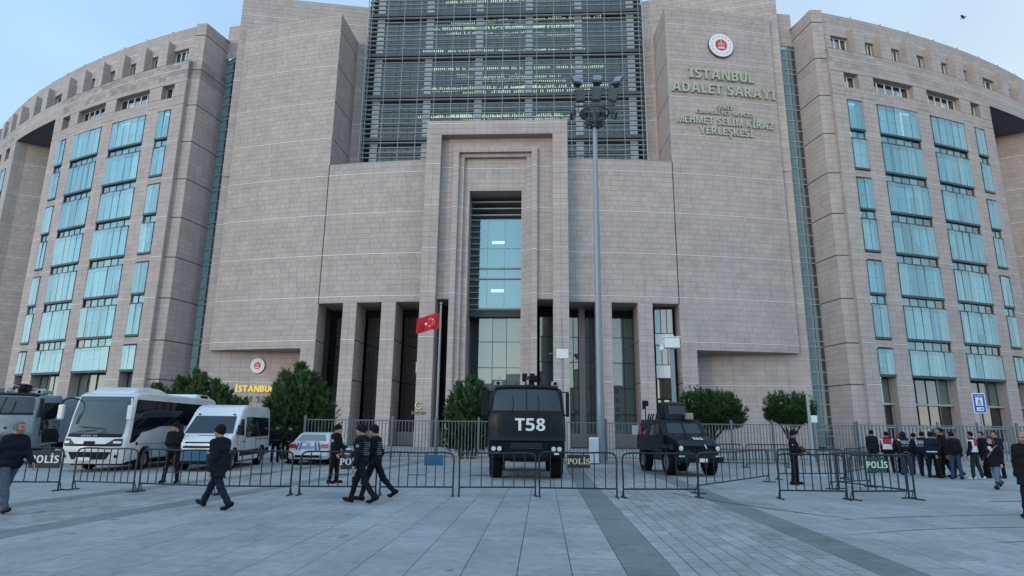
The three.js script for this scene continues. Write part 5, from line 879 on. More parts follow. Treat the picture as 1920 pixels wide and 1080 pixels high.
// ---- water cannon truck with number
function waterTruck(t, mat, W, o = {}) {
  const warp = (v) => { const f = Math.max(0, 1 + v.z / 0.8); v.z -= 0.22 * Math.pow(Math.abs(v.x) / (W / 2), 3) * f; if (v.y > 2.2) v.x *= 1 - 0.05 * (v.y - 2.2); if (v.y > 3.0 && v.z > -2) v.y -= 0.10 * Math.pow(Math.abs(v.x) / (W / 2), 4); };
  const sc = [[0.08, 2.28], [0.42, 3.10]];
  const prof = [[0.42, 0.72], [0.16, 0.95], [0.10, 1.28], [0.0, 1.36], [0.0, 1.52], [0.04, 2.22], ...sc, [0.55, 3.16], [0.9, 3.22], [2.1, 3.22], [2.15, 0.9]];
  mesh('cab', hull(prof, W, { warp, bevel: 0.09, seg: 3, steps: 10, crease: 0.45 }), mat, t);
  mesh('tank_body', hull([[2.25, 0.95], [2.25, 3.05], [2.6, 3.15], [7.2, 3.15], [7.4, 2.9], [7.4, 0.95]], W - 0.02, { bevel: 0.06, warp: (v) => { if (v.y > 2.3) v.x *= 1 - 0.12 * (v.y - 2.3); } }), mat, t);
  mesh('windscreen', front([[0.10, 2.33], [0.41, 3.07]], 0, 0, warp, 0.014, 12, (k) => [-W / 2 + 0.13 + 0.10 * k * k * k, W / 2 - 0.13 - 0.10 * k * k * k]), M.truckScreen ??= PM({ color: lin(0.004, 0.009, 0.015), roughness: 0.06, specularIntensity: 1, clearcoat: 0.4, clearcoatRoughness: 0.03 }), t);
  mesh('windscreen_surround', front([[0.05, 2.22], [0.10, 2.34]], -W / 2 + 0.1, W / 2 - 0.1, warp, 0.010), M.plastic, t);
  mesh('screen_divider', front([[0.10, 2.34], [0.40, 3.05]], -0.02, 0.02, warp, 0.024, 1), M.plastic, t);
  mesh('wiper', merge([-0.55, 0.35].map((x) => tubeG([[x, 2.24, -0.02], [x + 0.08, 2.5, -0.12], [x + 0.05, 2.86, -0.28]], 0.012, 8, 5))), M.plastic, t);
  mesh('visor', hull([[0.44, 3.13], [0.42, 3.18], [0.6, 3.25], [0.65, 3.18]], W - 0.3, { bevel: 0.01, warp }), M.plastic, t);
  for (let k = 0; k < 4; k++) mesh('grille_slot', front([[0.125 - k * 0.012, 1.06 + k * 0.052], [0.12 - k * 0.012, 1.085 + k * 0.052]], -0.55, 0.55, warp, 0.014, 4), M.groove, t);
  for (const x of [-0.95, -0.35, 0.35, 0.95]) mesh('panel_hinge', front([[0.012, 1.60], [0.015, 1.70]], x - 0.05, x + 0.05, warp, 0.02, 2), M.plastic, t);
  for (const s of [-1, 1]) { mesh('cab_seam', boxG(0.012, 1.8, 0.014, s * (W / 2 - 0.001), 1.7, -0.72), M.groove, t); mesh('door_handle', boxG(0.03, 0.05, 0.2, s * (W / 2 + 0.005), 1.72, -1.7), M.groove, t); mesh('grab_rail', barG([s * (W / 2 + 0.03), 1.3, -0.62], [s * (W / 2 + 0.02), 2.2, -0.68], 0.016), M.plastic, t); }
  mesh('bumper_fold', front([[0.01, 1.33], [-0.012, 1.44]], -W / 2 + 0.02, W / 2 - 0.02, warp, 0.02), o.fold ?? mat, t);
  mesh('bumper', hull([[0.40, 0.62], [0.20, 0.74], [0.14, 1.0], [0.8, 1.05], [0.8, 0.62]], W * 0.62, { bevel: 0.04 }), M.plastic, t);
  for (const s of [-1, 1]) {
    const hl = new THREE.Group(); hl.name = 'headlamp_unit'; t.add(hl);
    mesh('lamp_box', boxG(0.40, 0.26, 0.12, s * (W / 2 - 0.30), 1.02, -0.17), M.plastic, hl);
    for (const dx of [-0.1, 0.1]) mesh('lens', cylG(0.078, 0.078, 0.03).rotateX(Math.PI / 2).translate(s * (W / 2 - 0.30) + dx, 1.05, -0.10), M.lampGlass, hl);
    mesh('indicator', boxG(0.16, 0.06, 0.03, s * (W / 2 - 0.30), 0.89, -0.12), M.lampGlass, hl);
    const mr = new THREE.Group(); mr.name = 'mirror'; t.add(mr);
    mesh('mirror_head', rboxG(s < 0 ? 0.26 : 0.12, 0.84, 0.12, 0.03, s * (W / 2 + (s < 0 ? 0.14 : 0.10)), 2.56, -0.30), M.plastic, mr);
    mesh('mirror_arm', merge([barG([s * (W / 2 - 0.1), 3.0, -0.5], [s * (W / 2 + 0.14), 2.98, -0.3], 0.02), barG([s * (W / 2 - 0.04), 2.2, -0.5], [s * (W / 2 + 0.1), 2.2, -0.3], 0.02)]), M.plastic, mr);
    mesh('mudguard', hull([[0.9, 0.95], [0.85, 1.35], [1.2, 1.62], [1.9, 1.62], [2.2, 1.3], [2.2, 0.95]], 0.4, { x: s * (W / 2 - 0.2), bevel: 0.03, steps: 1 }), M.plastic, t);
  }
  const tr = new THREE.Group(); tr.name = 'water_cannon'; t.add(tr); tr.scale.setScalar(0.78); tr.position.set(0.02, 0.70, -0.2);
  mesh('turret', merge([cylG(0.25, 0.2, 0.34, 0.12, 3.38, -1.2), rboxG(0.6, 0.36, 0.5, 0.05, 0.06, 3.66, -1.15), boxG(0.16, 0.3, 0.3, 0.42, 3.6, -1.15)]), M.plastic, tr);
  mesh('nozzle', merge([cylG(0.09, 0.06, 0.7, 0, 0, 0, 12).rotateX(Math.PI / 2 - 0.15).translate(0.05, 3.68, -0.75), rboxG(0.12, 0.24, 0.1, 0.02, 0.02, 3.42, -0.85)]), o.noz ?? M.greyMetal, tr);
  for (const s of [-1, 1]) { mesh('spot_camera', merge([rboxG(0.28, 0.17, 0.22, 0.03, s * (W / 2 - 0.30), 3.31, -0.85), boxG(0.10, 0.10, 0.1, s * (W / 2 - 0.30), 3.22, -0.85)]), M.greyMetal, t); mesh('camera_lens', cylG(0.06, 0.06, 0.03).rotateX(Math.PI / 2).translate(s * (W / 2 - 0.30), 3.32, -0.73), M.carGlass, t); mesh('roof_hatch', boxG(0.5, 0.05, 0.5, s * 0.55, 3.25, -1.2), M.plastic, t); }
  for (const [z, s] of [[-1.5, 1], [-1.5, -1], [-5.4, 1], [-5.4, -1]]) wheel(t, s * (W / 2 - 0.24), 0.62, z, 0.62, 0.44);
  mesh('chassis', boxG(1.1, 0.5, 6.8, 0, 0.85, -3.8), M.plastic, t);
  return warp;
}
{
  const W = 2.66, t = thing('water_cannon_truck', 'black armoured water cannon truck numbered T58, seen head on before the entrance', 'armoured truck', [-0.56, 0, -21.75], 2 * D2R);
  waterTruck(t, M.armour, W, { fold: SM({ color: lin(0.012, 0.022, 0.036), roughness: 0.4 }) });
  const n = mesh('number_lettering', textG('T58', 0.42, 0.008, FONT, 8).scale(1.12, 1, 1).translate(0.12, 1.66, 0.0), M.letterW, t); n.rotation.x = -0.05; n.position.set(0, 0.0, 0.075);
}
{
  const W = 2.5, t = thing('water_cannon_truck', 'grey armoured truck at the far left with a dark round door crest', 'armoured truck', [-22.9, 0, -25.4], 10 * D2R);
  waterTruck(t, M.armourGrey, W, {}); t.scale.set(1.08, 0.92, 1);
  mesh('side_window', hull([[0.62, 2.02], [0.75, 2.82], [1.85, 2.86], [1.9, 2.5], [1.65, 2.1], [1.1, 2.0]], 0.05, { x: W / 2 - 0.035, bevel: 0.01, steps: 1 }), M.carGlass, t);
  mesh('door_crest', merge([new THREE.TorusGeometry(0.22, 0.045, 8, 24).rotateY(Math.PI / 2).translate(W / 2 + 0.0, 1.78, -0.95), new THREE.TorusGeometry(0.10, 0.02, 8, 20, 4.8).rotateY(Math.PI / 2).translate(W / 2, 1.78, -0.95), boxG(0.02, 0.16, 0.26, W / 2, 1.42, -0.95)]), M.black, t);
  mesh('roof_gear', merge([rboxG(1.5, 0.16, 0.6, 0.03, 0.2, 3.34, -1.5), barG([-0.4, 3.5, -1.1], [0.9, 3.44, -1.3], 0.05), boxG(0.4, 0.24, 0.4, -0.8, 3.36, -1.0)]), M.greyMetal, t);
  mesh('door_seam', merge([boxG(0.014, 1.9, 0.014, W / 2 + 0.002, 2.0, -1.98), boxG(0.02, 0.05, 0.3, W / 2 + 0.006, 1.95, -1.75)]), M.groove, t);
}
// ---- small armoured car
{
  const W = 2.15, t = thing('armoured_car', 'small black four wheeled armoured car with turret and round headlamps, right of the mast', 'armoured car', [5.98, 0, -24.75], 11 * D2R); t.scale.set(0.95, 1.03, 0.97);
  const wp = (v) => { if (v.y > 1.2) v.x *= 1 - 0.20 * (v.y - 1.2); };
  mesh('lower_hull', hull([[0.18, 0.50], [0.0, 0.72], [0.04, 1.02], [0.3, 1.16], [4.3, 1.2], [4.4, 0.9], [4.2, 0.48]], W * 0.78, { bevel: 0.03, crease: 0.3 }), M.armour, t);
  mesh('bonnet', hull([[0.04, 0.95], [0.02, 1.12], [0.30, 1.30], [1.35, 1.55], [1.5, 1.0]], W * 0.84, { bevel: 0.04, crease: 0.3, warp: (v) => { v.x *= 1 - 0.1 * (1 + v.z); } }), M.armour, t);
  mesh('cabin', hull([[1.25, 0.85], [1.22, 1.46], [1.66, 2.02], [1.9, 2.1], [4.1, 2.1], [4.38, 1.5], [4.35, 0.85]], W, { bevel: 0.04, crease: 0.3, warp: wp }), M.armour, t);
  mesh('windscreen', front([[1.30, 1.55], [1.60, 1.93]], 0.06, 0.80, wp, 0.012, 4), M.truckScreen, t); mesh('windscreen', front([[1.30, 1.55], [1.60, 1.93]], -0.80, -0.06, wp, 0.012, 4), M.truckScreen, t);
  mesh('screen_frame', front([[1.27, 1.50], [1.64, 1.98]], -0.87, 0.87, wp, 0.006, 4), M.plastic, t);
  for (const s of [-1, 1]) {
    mesh('side_window', hull([[1.7, 1.45], [1.95, 1.90], [2.7, 1.90], [2.7, 1.45]], 0.04, { x: s * (W / 2 - 0.022), bevel: 0.008, steps: 1, warp: wp }), M.truckScreen, t);
    mesh('side_window', hull([[3.0, 1.5], [3.0, 1.88], [3.7, 1.88], [3.7, 1.5]], 0.04, { x: s * (W / 2 - 0.022), bevel: 0.008, steps: 1, warp: wp }), M.truckScreen, t);
    const hl = new THREE.Group(); hl.name = 'headlight'; t.add(hl); mesh('lamp_ring', new THREE.TorusGeometry(0.115, 0.028, 8, 20).translate(s * 0.78, 1.02, 0.03), M.plastic, hl); mesh('lens', new THREE.SphereGeometry(0.11, 16, 10).scale(1, 1, 0.4).translate(s * 0.78, 1.02, 0.02), M.lampGlass, hl);
    for (const dx of [0, 0.13]) mesh('marker_lamp', cylG(0.05, 0.05, 0.06).rotateX(Math.PI / 2).translate(s * (0.84 - dx), 0.72, 0.06), M.lampGlass, t);
    mesh('mudguard', hull([[0.35, 0.95], [0.5, 1.15], [1.5, 1.15], [1.65, 0.9], [1.5, 0.98], [0.55, 0.98]], 0.5, { x: s * (W / 2 - 0.25), bevel: 0.02, steps: 1 }), M.armour, t); mesh('mudguard', hull([[3.05, 0.9], [3.2, 1.15], [4.2, 1.15], [4.35, 0.9], [4.15, 0.98], [3.25, 0.98]], 0.5, { x: s * (W / 2 - 0.25), bevel: 0.02, steps: 1 }), M.armour, t);
    mesh('mirror', merge([rboxG(0.1, 0.24, 0.05, 0.02, s * 1.12, 1.62, -1.15), barG([s * 0.95, 1.5, -1.2], [s * 1.12, 1.55, -1.15], 0.014)]), M.plastic, t);
  }
  mesh('bumper', rboxG(W * 0.9, 0.2, 0.16, 0.03, 0, 0.62, 0.04), M.armour, t); plateG(t, 0.1, 0.60, 0.13, 0.34, 0.13);
  mesh('grille', merge([-0.3, -0.18, -0.06, 0.06, 0.18, 0.3].map((x) => boxG(0.07, 0.26, 0.04, x, 0.98, 0.0))), M.plastic, t);
  mesh('winch_rope', barG([0.25, 1.16, -0.02], [0.3, 1.02, 0.06], 0.02), M.letterW, t);
  const nm = mesh('number_lettering', textG('Z53', 0.16, 0.006), M.letterW, t); nm.rotation.x = -1.30; nm.position.set(0.15, 1.335, -0.30); nm.scale.set(1.2, 1.6, 1);
  const tu = new THREE.Group(); tu.name = 'turret'; t.add(tu);
  mesh('turret_shell', hull([[1.95, 2.12], [2.1, 2.72], [2.3, 2.8], [3.0, 2.8], [3.2, 2.12]], 1.15, { bevel: 0.03, crease: 0.3, warp: (v) => { v.x *= 1 - 0.32 * Math.max(0, v.y - 2.12); } }), M.armour, tu);
  mesh('turret_window', front([[1.99, 2.30], [2.08, 2.64]], -0.38, 0.38, null, 0.02, 4), M.truckScreen, tu);
  mesh('beacon_cage', merge([rboxG(0.30, 0.26, 0.2, 0.03, 0.42, 2.22, -1.72), ...[0, 1, 2].map((k) => boxG(0.34, 0.015, 0.24, 0.42, 2.14 + k * 0.08, -1.72))]), SM({ color: lin(0.30, 0.30, 0.22), roughness: 0.5 }), t);
  for (const [x, z] of [[-0.7, -3.7], [0.72, -2.2], [-0.65, -2.2]]) mesh('smoke_launcher', merge([0, 1, 2].map((k) => barG([x + k * 0.09, 2.1, z], [x + k * 0.12, 2.34, z + 0.14], 0.035))), M.plastic, t);
  mesh('spotlight', merge([barG([-0.85, 2.05, -3.6], [-0.85, 2.7, -3.6], 0.025), rboxG(0.26, 0.24, 0.22, 0.05, -0.85, 2.78, -3.6), cylG(0.1, 0.08, 0.12, -0.95, 2.6, -3.5)]), M.plastic, t);
  mesh('flag_badge', boxG(0.01, 0.34, 0.30, -W / 2 + 0.06, 1.66, -3.9), SM({ color: lin(0.5, 0.02, 0.03), roughness: 0.5 }), t);
  mesh('side_plate', boxG(0.3, 0.4, 0.05, -W / 2 - 0.05, 1.66, -4.3), M.lampGlass, t);
  for (const [z, s] of [[-0.98, 1], [-0.98, -1], [-3.7, 1], [-3.7, -1]]) wheel(t, s * 0.86, 0.50, z, 0.50, 0.34, z > -2 ? 0 : 0);
}
// ---------------------------------------------------------------- trees
M.leaf = PM({ vertexColors: true, roughness: 0.8, transmission: 0.25, thickness: 0, side: THREE.DoubleSide, specularIntensity: 0.3 });
M.bark = SM({ color: lin(0.06, 0.045, 0.035), roughness: 0.95 });
function conifer(label, x, z, leaders, seed, group) {
  const t = thing('conifer_tree', label, 'conifer', [x, 0, z], 0, group), r = rng(seed), mb = new MB(true), tr = [];
  const spray = (px, py, pz, dx, dy, dz, L, g) => {           // a flat feathered tuft along d
    let sx = -dz, sz = dx; const sl = Math.hypot(sx, sz) || 1; sx /= sl; sz /= sl; const w = 0.05 * L + 0.012;
    mb.col = [0.056 * g, 0.108 * g, 0.040 * g];
    for (const k of [-1, -0.5, 0, 0.5, 1]) { const q = Math.abs(k), ox = sx * k * L * 0.42, oz = sz * k * L * 0.42, l = L * (1 - 0.42 * q), lift = 0.12 * L * (r() - 0.3), tip = [px + dx * l + ox, py + dy * l + lift, pz + dz * l + oz], b = [px + dx * L * 0.12 * q, py + dy * L * 0.12 * q, pz + dz * L * 0.12 * q], m = [(b[0] + tip[0]) / 2, (b[1] + tip[1]) / 2 + 0.03 * L, (b[2] + tip[2]) / 2]; mb.tri(b, [m[0] - sx * w, m[1], m[2] - sz * w], tip); mb.tri(b, tip, [m[0] + sx * w, m[1] - w * 0.6, m[2] + sz * w]); }
  };
  for (let [lx, lz, h, rad, b] of leaders) {
    tr.push(barG([lx * 0.4, 0, lz * 0.4], [lx, h * 0.85, lz], 0.09, 6, 0.02));
    rad *= 1.32; const nB = Math.round(46 * h * Math.sqrt(rad));
    for (let i = 0; i < nB; i++) {
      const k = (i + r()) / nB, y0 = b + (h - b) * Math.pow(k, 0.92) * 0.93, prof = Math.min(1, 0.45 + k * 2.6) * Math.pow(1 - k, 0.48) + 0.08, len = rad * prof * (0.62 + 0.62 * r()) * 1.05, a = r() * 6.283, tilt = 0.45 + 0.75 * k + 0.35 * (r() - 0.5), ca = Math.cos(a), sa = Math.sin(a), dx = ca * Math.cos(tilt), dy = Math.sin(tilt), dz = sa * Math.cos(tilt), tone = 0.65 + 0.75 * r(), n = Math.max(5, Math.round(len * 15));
      if (i % 3 === 0) tr.push(barG([lx, y0, lz], [lx + dx * len * 0.8, y0 + dy * len * 0.8, lz + dz * len * 0.8], 0.022, 4, 0.006));
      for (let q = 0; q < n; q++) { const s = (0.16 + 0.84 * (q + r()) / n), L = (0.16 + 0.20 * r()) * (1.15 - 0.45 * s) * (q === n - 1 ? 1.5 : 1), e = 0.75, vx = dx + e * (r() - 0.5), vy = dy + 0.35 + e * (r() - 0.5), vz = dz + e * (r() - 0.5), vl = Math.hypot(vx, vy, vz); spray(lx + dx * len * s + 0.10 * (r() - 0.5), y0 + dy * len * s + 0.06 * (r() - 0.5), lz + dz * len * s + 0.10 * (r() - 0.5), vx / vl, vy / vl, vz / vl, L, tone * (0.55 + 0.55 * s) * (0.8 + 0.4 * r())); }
    }
  }
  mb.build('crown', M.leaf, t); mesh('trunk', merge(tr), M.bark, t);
}
function pine(label, x, z, balls, seed) {
  const t = thing('round_pine_tree', label, 'pine tree', [x, 0, z]), r = rng(seed), mb = new MB(true), tr = [cylG(0.17, 0.11, 1.4, 0, 0.7, 0, 8)];
  for (const [bx, by, bz, R, ry] of balls) {
    tr.push(barG([0, 1.1, 0], [bx * 0.8, by - ry * 0.3, bz], 0.09, 6, 0.03));
    const n = Math.round(R * R * 1300);
    for (let i = 0; i < n; i++) {
      const a = r() * 6.283, c = 2 * r() - 1, s = Math.sqrt(1 - c * c), q = 0.45 + 0.55 * Math.sqrt(r()), lump = 1 + 0.14 * Math.sin(a * 4 + c * 5 + seed) + 0.10 * Math.sin(a * 9 - c * 8), k = q * lump;
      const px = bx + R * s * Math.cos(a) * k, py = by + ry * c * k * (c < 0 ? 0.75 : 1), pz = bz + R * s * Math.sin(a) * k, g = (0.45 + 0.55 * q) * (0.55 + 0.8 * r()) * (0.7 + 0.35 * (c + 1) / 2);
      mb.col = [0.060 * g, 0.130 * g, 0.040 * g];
      const nx = s * Math.cos(a), ny = c + 0.55, nz = s * Math.sin(a);
      for (let j = 0; j < 8; j++) { const L = 0.13 + 0.12 * r(), ux = nx + 1.5 * (r() - 0.5), uy = ny + 1.3 * (r() - 0.5), uz = nz + 1.5 * (r() - 0.5), l = Math.hypot(ux, uy, uz) / L, wx = 0.03 * (r() - 0.5) * 2, wz = 0.035 * (r() - 0.5) * 2; mb.tri([px - wx, py, pz - wz], [px + wx, py + 0.012, pz + wz], [px + ux / l, py + uy / l, pz + uz / l]); }
    }
  }
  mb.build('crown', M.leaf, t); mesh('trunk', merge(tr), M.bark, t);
}
conifer('spreading group of dark conifers behind the coach roof', -20.7, -36.5, [[-3.3, 0, 3.4, 1.0, 0.2], [-2.3, 0.3, 4.0, 1.0, 0.2], [-1.2, 0, 4.5, 1.0, 0.2], [-0.4, -0.4, 5.0, 0.95, 0.2], [0.3, 0.2, 4.7, 1.0, 0.2], [1.1, 0, 4.3, 1.0, 0.2], [1.9, 0.3, 3.8, 0.95, 0.2], [2.5, 0, 3.3, 0.7, 0.2], [3.0, 0, 3.2, 0.6, 0.2]], 3);
conifer('biggest dark conifer, beside the yellow lettering and the police car', -13.35, -33.6, [[-0.05, 0, 5.1, 1.0, 0.5], [-0.7, 0.2, 4.6, 0.95, 0.5], [0.75, 0.1, 4.55, 0.95, 0.5], [0.4, 0.6, 4.5, 1.0, 0.5], [-0.4, 0.7, 4.2, 1.05, 0.5], [1.25, 0, 3.9, 0.85, 0.5], [-1.2, 0, 3.9, 0.8, 0.5], [0, -0.5, 4.6, 1.0, 0.5], [1.5, 0.3, 3.0, 0.6, 0.5], [-1.45, 0.3, 3.1, 0.6, 0.5]], 5);
conifer('dark conifer behind the fence, left of the black truck', -4.2, -35.2, [[0.1, 0, 4.55, 0.85, 0.4], [-0.55, 0.2, 4.2, 0.8, 0.4], [0.6, 0.1, 4.35, 0.8, 0.4], [0.1, 0.5, 4.0, 0.9, 0.4], [-0.9, 0, 3.5, 0.65, 0.4], [1.0, 0, 3.8, 0.7, 0.4]], 8);
pine('wide round pine with a double crown behind the small armoured car', 9.55, -36.4, [[-0.85, 2.85, 0, 1.0, 1.12], [0.62, 2.75, 0.1, 1.15, 1.1], [0.1, 2.45, 0.4, 1.25, 0.85], [1.25, 2.35, 0, 0.62, 0.6], [-1.5, 2.65, 0, 0.5, 0.5], [0.1, 3.3, 0, 0.6, 0.6]], 13);
pine('smaller round pine behind the rifle officer', 14.15, -37.0, [[-0.55, 2.95, 0, 0.75, 0.92], [0.55, 2.9, 0.1, 0.85, 0.92], [0, 2.6, 0.3, 1.0, 0.66], [-0.95, 2.65, 0, 0.42, 0.42], [1.05, 2.6, 0, 0.4, 0.42]], 17);
// ---------------------------------------------------------------- people: distance fields meshed by surface nets
function surfaceNet(sdf, lo, hi, c) {
  const nx = Math.ceil((hi[0] - lo[0]) / c) + 1, ny = Math.ceil((hi[1] - lo[1]) / c) + 1, nz = Math.ceil((hi[2] - lo[2]) / c) + 1, F = new Float32Array(nx * ny * nz), B = 4;
  const id = (i, j, k) => i + nx * (j + ny * k);
  for (let k0 = 0; k0 < nz; k0 += B) for (let j0 = 0; j0 < ny; j0 += B) for (let i0 = 0; i0 < nx; i0 += B) {
    const h = (B - 1) / 2, d = sdf(lo[0] + (i0 + h) * c, lo[1] + (j0 + h) * c, lo[2] + (k0 + h) * c), far = Math.abs(d) > c * B * 1.25 + 0.03;
    for (let k = k0; k < Math.min(nz, k0 + B); k++) for (let j = j0; j < Math.min(ny, j0 + B); j++) for (let i = i0; i < Math.min(nx, i0 + B); i++) F[id(i, j, k)] = far ? d : sdf(lo[0] + i * c, lo[1] + j * c, lo[2] + k * c);
  }
  const vi = new Int32Array(nx * ny * nz).fill(-1), P = [], I = [];
  for (let k = 0; k < nz - 1; k++) for (let j = 0; j < ny - 1; j++) for (let i = 0; i < nx - 1; i++) {
    let m = 0, sx = 0, sy = 0, sz = 0, n = 0; const v = [];
    for (let q = 0; q < 8; q++) { v[q] = F[id(i + (q & 1), j + ((q >> 1) & 1), k + (q >> 2))]; if (v[q] < 0) m |= 1 << q; }
    if (m === 0 || m === 255) continue;
    for (let q = 0; q < 8; q++) for (const ax of [1, 2, 4]) if (!(q & ax)) { const a = v[q], b = v[q | ax]; if ((a < 0) !== (b < 0)) { const t = a / (a - b); sx += (q & 1) + (ax === 1 ? t : 0); sy += ((q >> 1) & 1) + (ax === 2 ? t : 0); sz += (q >> 2) + (ax === 4 ? t : 0); n++; } }
    vi[id(i, j, k)] = P.length / 3; P.push(lo[0] + (i + sx / n) * c, lo[1] + (j + sy / n) * c, lo[2] + (k + sz / n) * c);
  }
  for (let k = 1; k < nz - 1; k++) for (let j = 1; j < ny - 1; j++) for (let i = 1; i < nx - 1; i++) {
    const a = F[id(i, j, k)] < 0;
    const q = (b, p0, p1, p2, p3) => { if (a === b) return; const e = [p0, p1, p2, p3]; if (e.some((x) => x < 0)) return; if (a) I.push(e[0], e[1], e[2], e[0], e[2], e[3]); else I.push(e[0], e[2], e[1], e[0], e[3], e[2]); };
    q(F[id(i + 1, j, k)] < 0, vi[id(i, j - 1, k - 1)], vi[id(i, j, k - 1)], vi[id(i, j, k)], vi[id(i, j - 1, k)]);
    q(F[id(i, j + 1, k)] < 0, vi[id(i - 1, j, k - 1)], vi[id(i - 1, j, k)], vi[id(i, j, k)], vi[id(i, j, k - 1)]);
    q(F[id(i, j, k + 1)] < 0, vi[id(i - 1, j - 1, k)], vi[id(i, j - 1, k)], vi[id(i, j, k)], vi[id(i - 1, j, k)]);
  }
  const g = new THREE.BufferGeometry(); g.setAttribute('position', new THREE.Float32BufferAttribute(P, 3)); g.setIndex(I); g.computeVertexNormals();
  const uv = new Float32Array(P.length / 3 * 2); for (let i = 0; i < P.length / 3; i++) { uv[i * 2] = P[i * 3] + P[i * 3 + 2]; uv[i * 2 + 1] = P[i * 3 + 1]; } g.setAttribute('uv', new THREE.BufferAttribute(uv, 2));
  return g;
}
const cap3 = (x, y, z, q) => { const [ax, ay, az, bx, by, bz, ra, rb] = q, dx = bx - ax, dy = by - ay, dz = bz - az, px = x - ax, py = y - ay, pz = z - az, t = Math.max(0, Math.min(1, (px * dx + py * dy + pz * dz) / (dx * dx + dy * dy + dz * dz + 1e-9))), ex = px - t * dx, ey = py - t * dy, ez = pz - t * dz; return Math.sqrt(ex * ex + ey * ey + ez * ez) - (ra + (rb - ra) * t); };
const smin = (a, b, k) => { const h = Math.max(0, k - Math.abs(a - b)) / k; return Math.min(a, b) - h * h * k * 0.25; };
const ell = (x, y, z, cx, cy, cz, rx, ry, rz) => { const a = (x - cx) / rx, b = (y - cy) / ry, c = (z - cz) / rz, k0 = Math.sqrt(a * a + b * b + c * c), k1 = Math.sqrt(a * a / rx / rx + b * b / ry / ry + c * c / rz / rz); return k1 > 1e-9 ? k0 * (k0 - 1) / k1 : -Math.min(rx, ry, rz); };
const bone = (a, b, ra, rb) => [...a, ...b, ra, rb];
function field(bones, k = 0.03, grow = 0) { return (x, y, z) => { let d = 1e3; for (const b of bones) d = smin(d, cap3(x, y, z, b), k); return d - grow; }; }
function colorGeo(g, fn) { const p = g.attributes.position, c = new Float32Array(p.count * 3); for (let i = 0; i < p.count; i++) { const q = fn(p.getX(i), p.getY(i), p.getZ(i)); c.set(q, i * 3); } g.setAttribute('color', new THREE.BufferAttribute(c, 3)); return g; }
const SKIN = [0.36, 0.20, 0.14];
// head with a face looking along +z, origin at its centre, about 23 cm tall
function headSDF(x, y, z) {
  let d = ell(x, y, z, 0, 0.03, -0.012, 0.076, 0.090, 0.096);
  d = smin(d, ell(x, y, z, 0, -0.045, 0.022, 0.058, 0.072, 0.068), 0.035);
  d = smin(d, ell(x, y, z, 0, -0.092, 0.058, 0.026, 0.020, 0.022), 0.025);            // chin
  d = smin(d, cap3(x, y, z, [0, 0.012, 0.082, 0, -0.026, 0.106, 0.009, 0.014]), 0.012);  // nose
  d = smin(d, ell(x, y, z, 0, 0.026, 0.078, 0.05, 0.010, 0.014), 0.015);               // brow
  for (const s of [-1, 1]) { d = Math.max(d, -smin(1, ell(x, y, z, s * 0.031, 0.006, 0.098, 0.017, 0.011, 0.016), 0.01)); d = smin(d, ell(x, y, z, s * 0.040, -0.022, 0.062, 0.022, 0.018, 0.022), 0.02); d = smin(d, ell(x, y, z, s * 0.078, -0.005, -0.008, 0.010, 0.030, 0.020), 0.008); }
  d = smin(d, ell(x, y, z, 0, -0.058, 0.083, 0.022, 0.010, 0.011), 0.008);              // lips
  d = Math.max(d, -ell(x, y, z, 0, -0.058, 0.099, 0.024, 0.0022, 0.010));
  return smin(d, cap3(x, y, z, [0, -0.05, -0.03, 0, -0.20, -0.045, 0.055, 0.062]), 0.02);
}
const headGeo = (skin, old) => colorGeo(HEAD.clone(), (x, y, z) => {
  if (z > 0.05) { for (const s of [-1, 1]) { if (Math.hypot((x - s * 0.031) / 0.013, (y - 0.005) / 0.007) < 1) return [0.03, 0.02, 0.016]; if (Math.hypot((x - s * 0.032) / 0.022, (y - 0.026) / 0.006) < 1) return [0.03, 0.022, 0.018]; } if (Math.hypot(x / 0.024, (y + 0.058) / 0.010) < 1) return [skin[0] * 0.85, skin[1] * 0.6, skin[2] * 0.62]; }
  if (old && y < -0.03 && z > 0.01 && Math.abs(y + 0.1) < 0.1) return skin.map((c) => c * 0.72);
  return skin;
});
const HEAD = surfaceNet(headSDF, [-0.11, -0.21, -0.13], [0.11, 0.14, 0.14], 0.0055);
// a slightly curled hand hanging down from the wrist at the origin; the thumb is on the +z side
function handBones() {
  const b = [bone([0, -0.005, 0], [0, -0.05, 0.0], 0.022, 0.024), bone([0, -0.04, 0.022], [0, -0.085, 0.026], 0.016, 0.013), bone([0, -0.04, -0.018], [0, -0.08, -0.026], 0.016, 0.012), bone([0, -0.05, 0.0], [0, -0.088, 0.0], 0.018, 0.013)];
  [[0.028, 0.040, 0.0], [0.010, 0.047, 0.0], [-0.010, 0.043, 0.0], [-0.028, 0.034, 0.0]].forEach(([z, L]) => { const p0 = [0, -0.088, z], p1 = [-0.008, -0.088 - L, z * 1.05], p2 = [-0.026, -0.088 - L * 1.55, z * 1.02], p3 = [-0.045, -0.088 - L * 1.75, z]; b.push(bone(p0, p1, 0.0095, 0.009), bone(p1, p2, 0.009, 0.0085), bone(p2, p3, 0.0085, 0.0075)); });
  b.push(bone([0, -0.022, 0.018], [-0.012, -0.055, 0.048], 0.014, 0.011), bone([-0.012, -0.055, 0.048], [-0.02, -0.088, 0.052], 0.0105, 0.009));
  return b;
}
const HAND = surfaceNet(field(handBones(), 0.006), [-0.07, -0.19, -0.06], [0.05, 0.03, 0.08], 0.0045);
function mirrored(g) { const q = g.clone().scale(-1, 1, 1); const ix = q.index.array; for (let i = 0; i < ix.length; i += 3) { const t = ix[i]; ix[i] = ix[i + 1]; ix[i + 1] = t; } q.computeVertexNormals(); return q; }
const HANDL = mirrored(HAND);
const shapeCache = {};
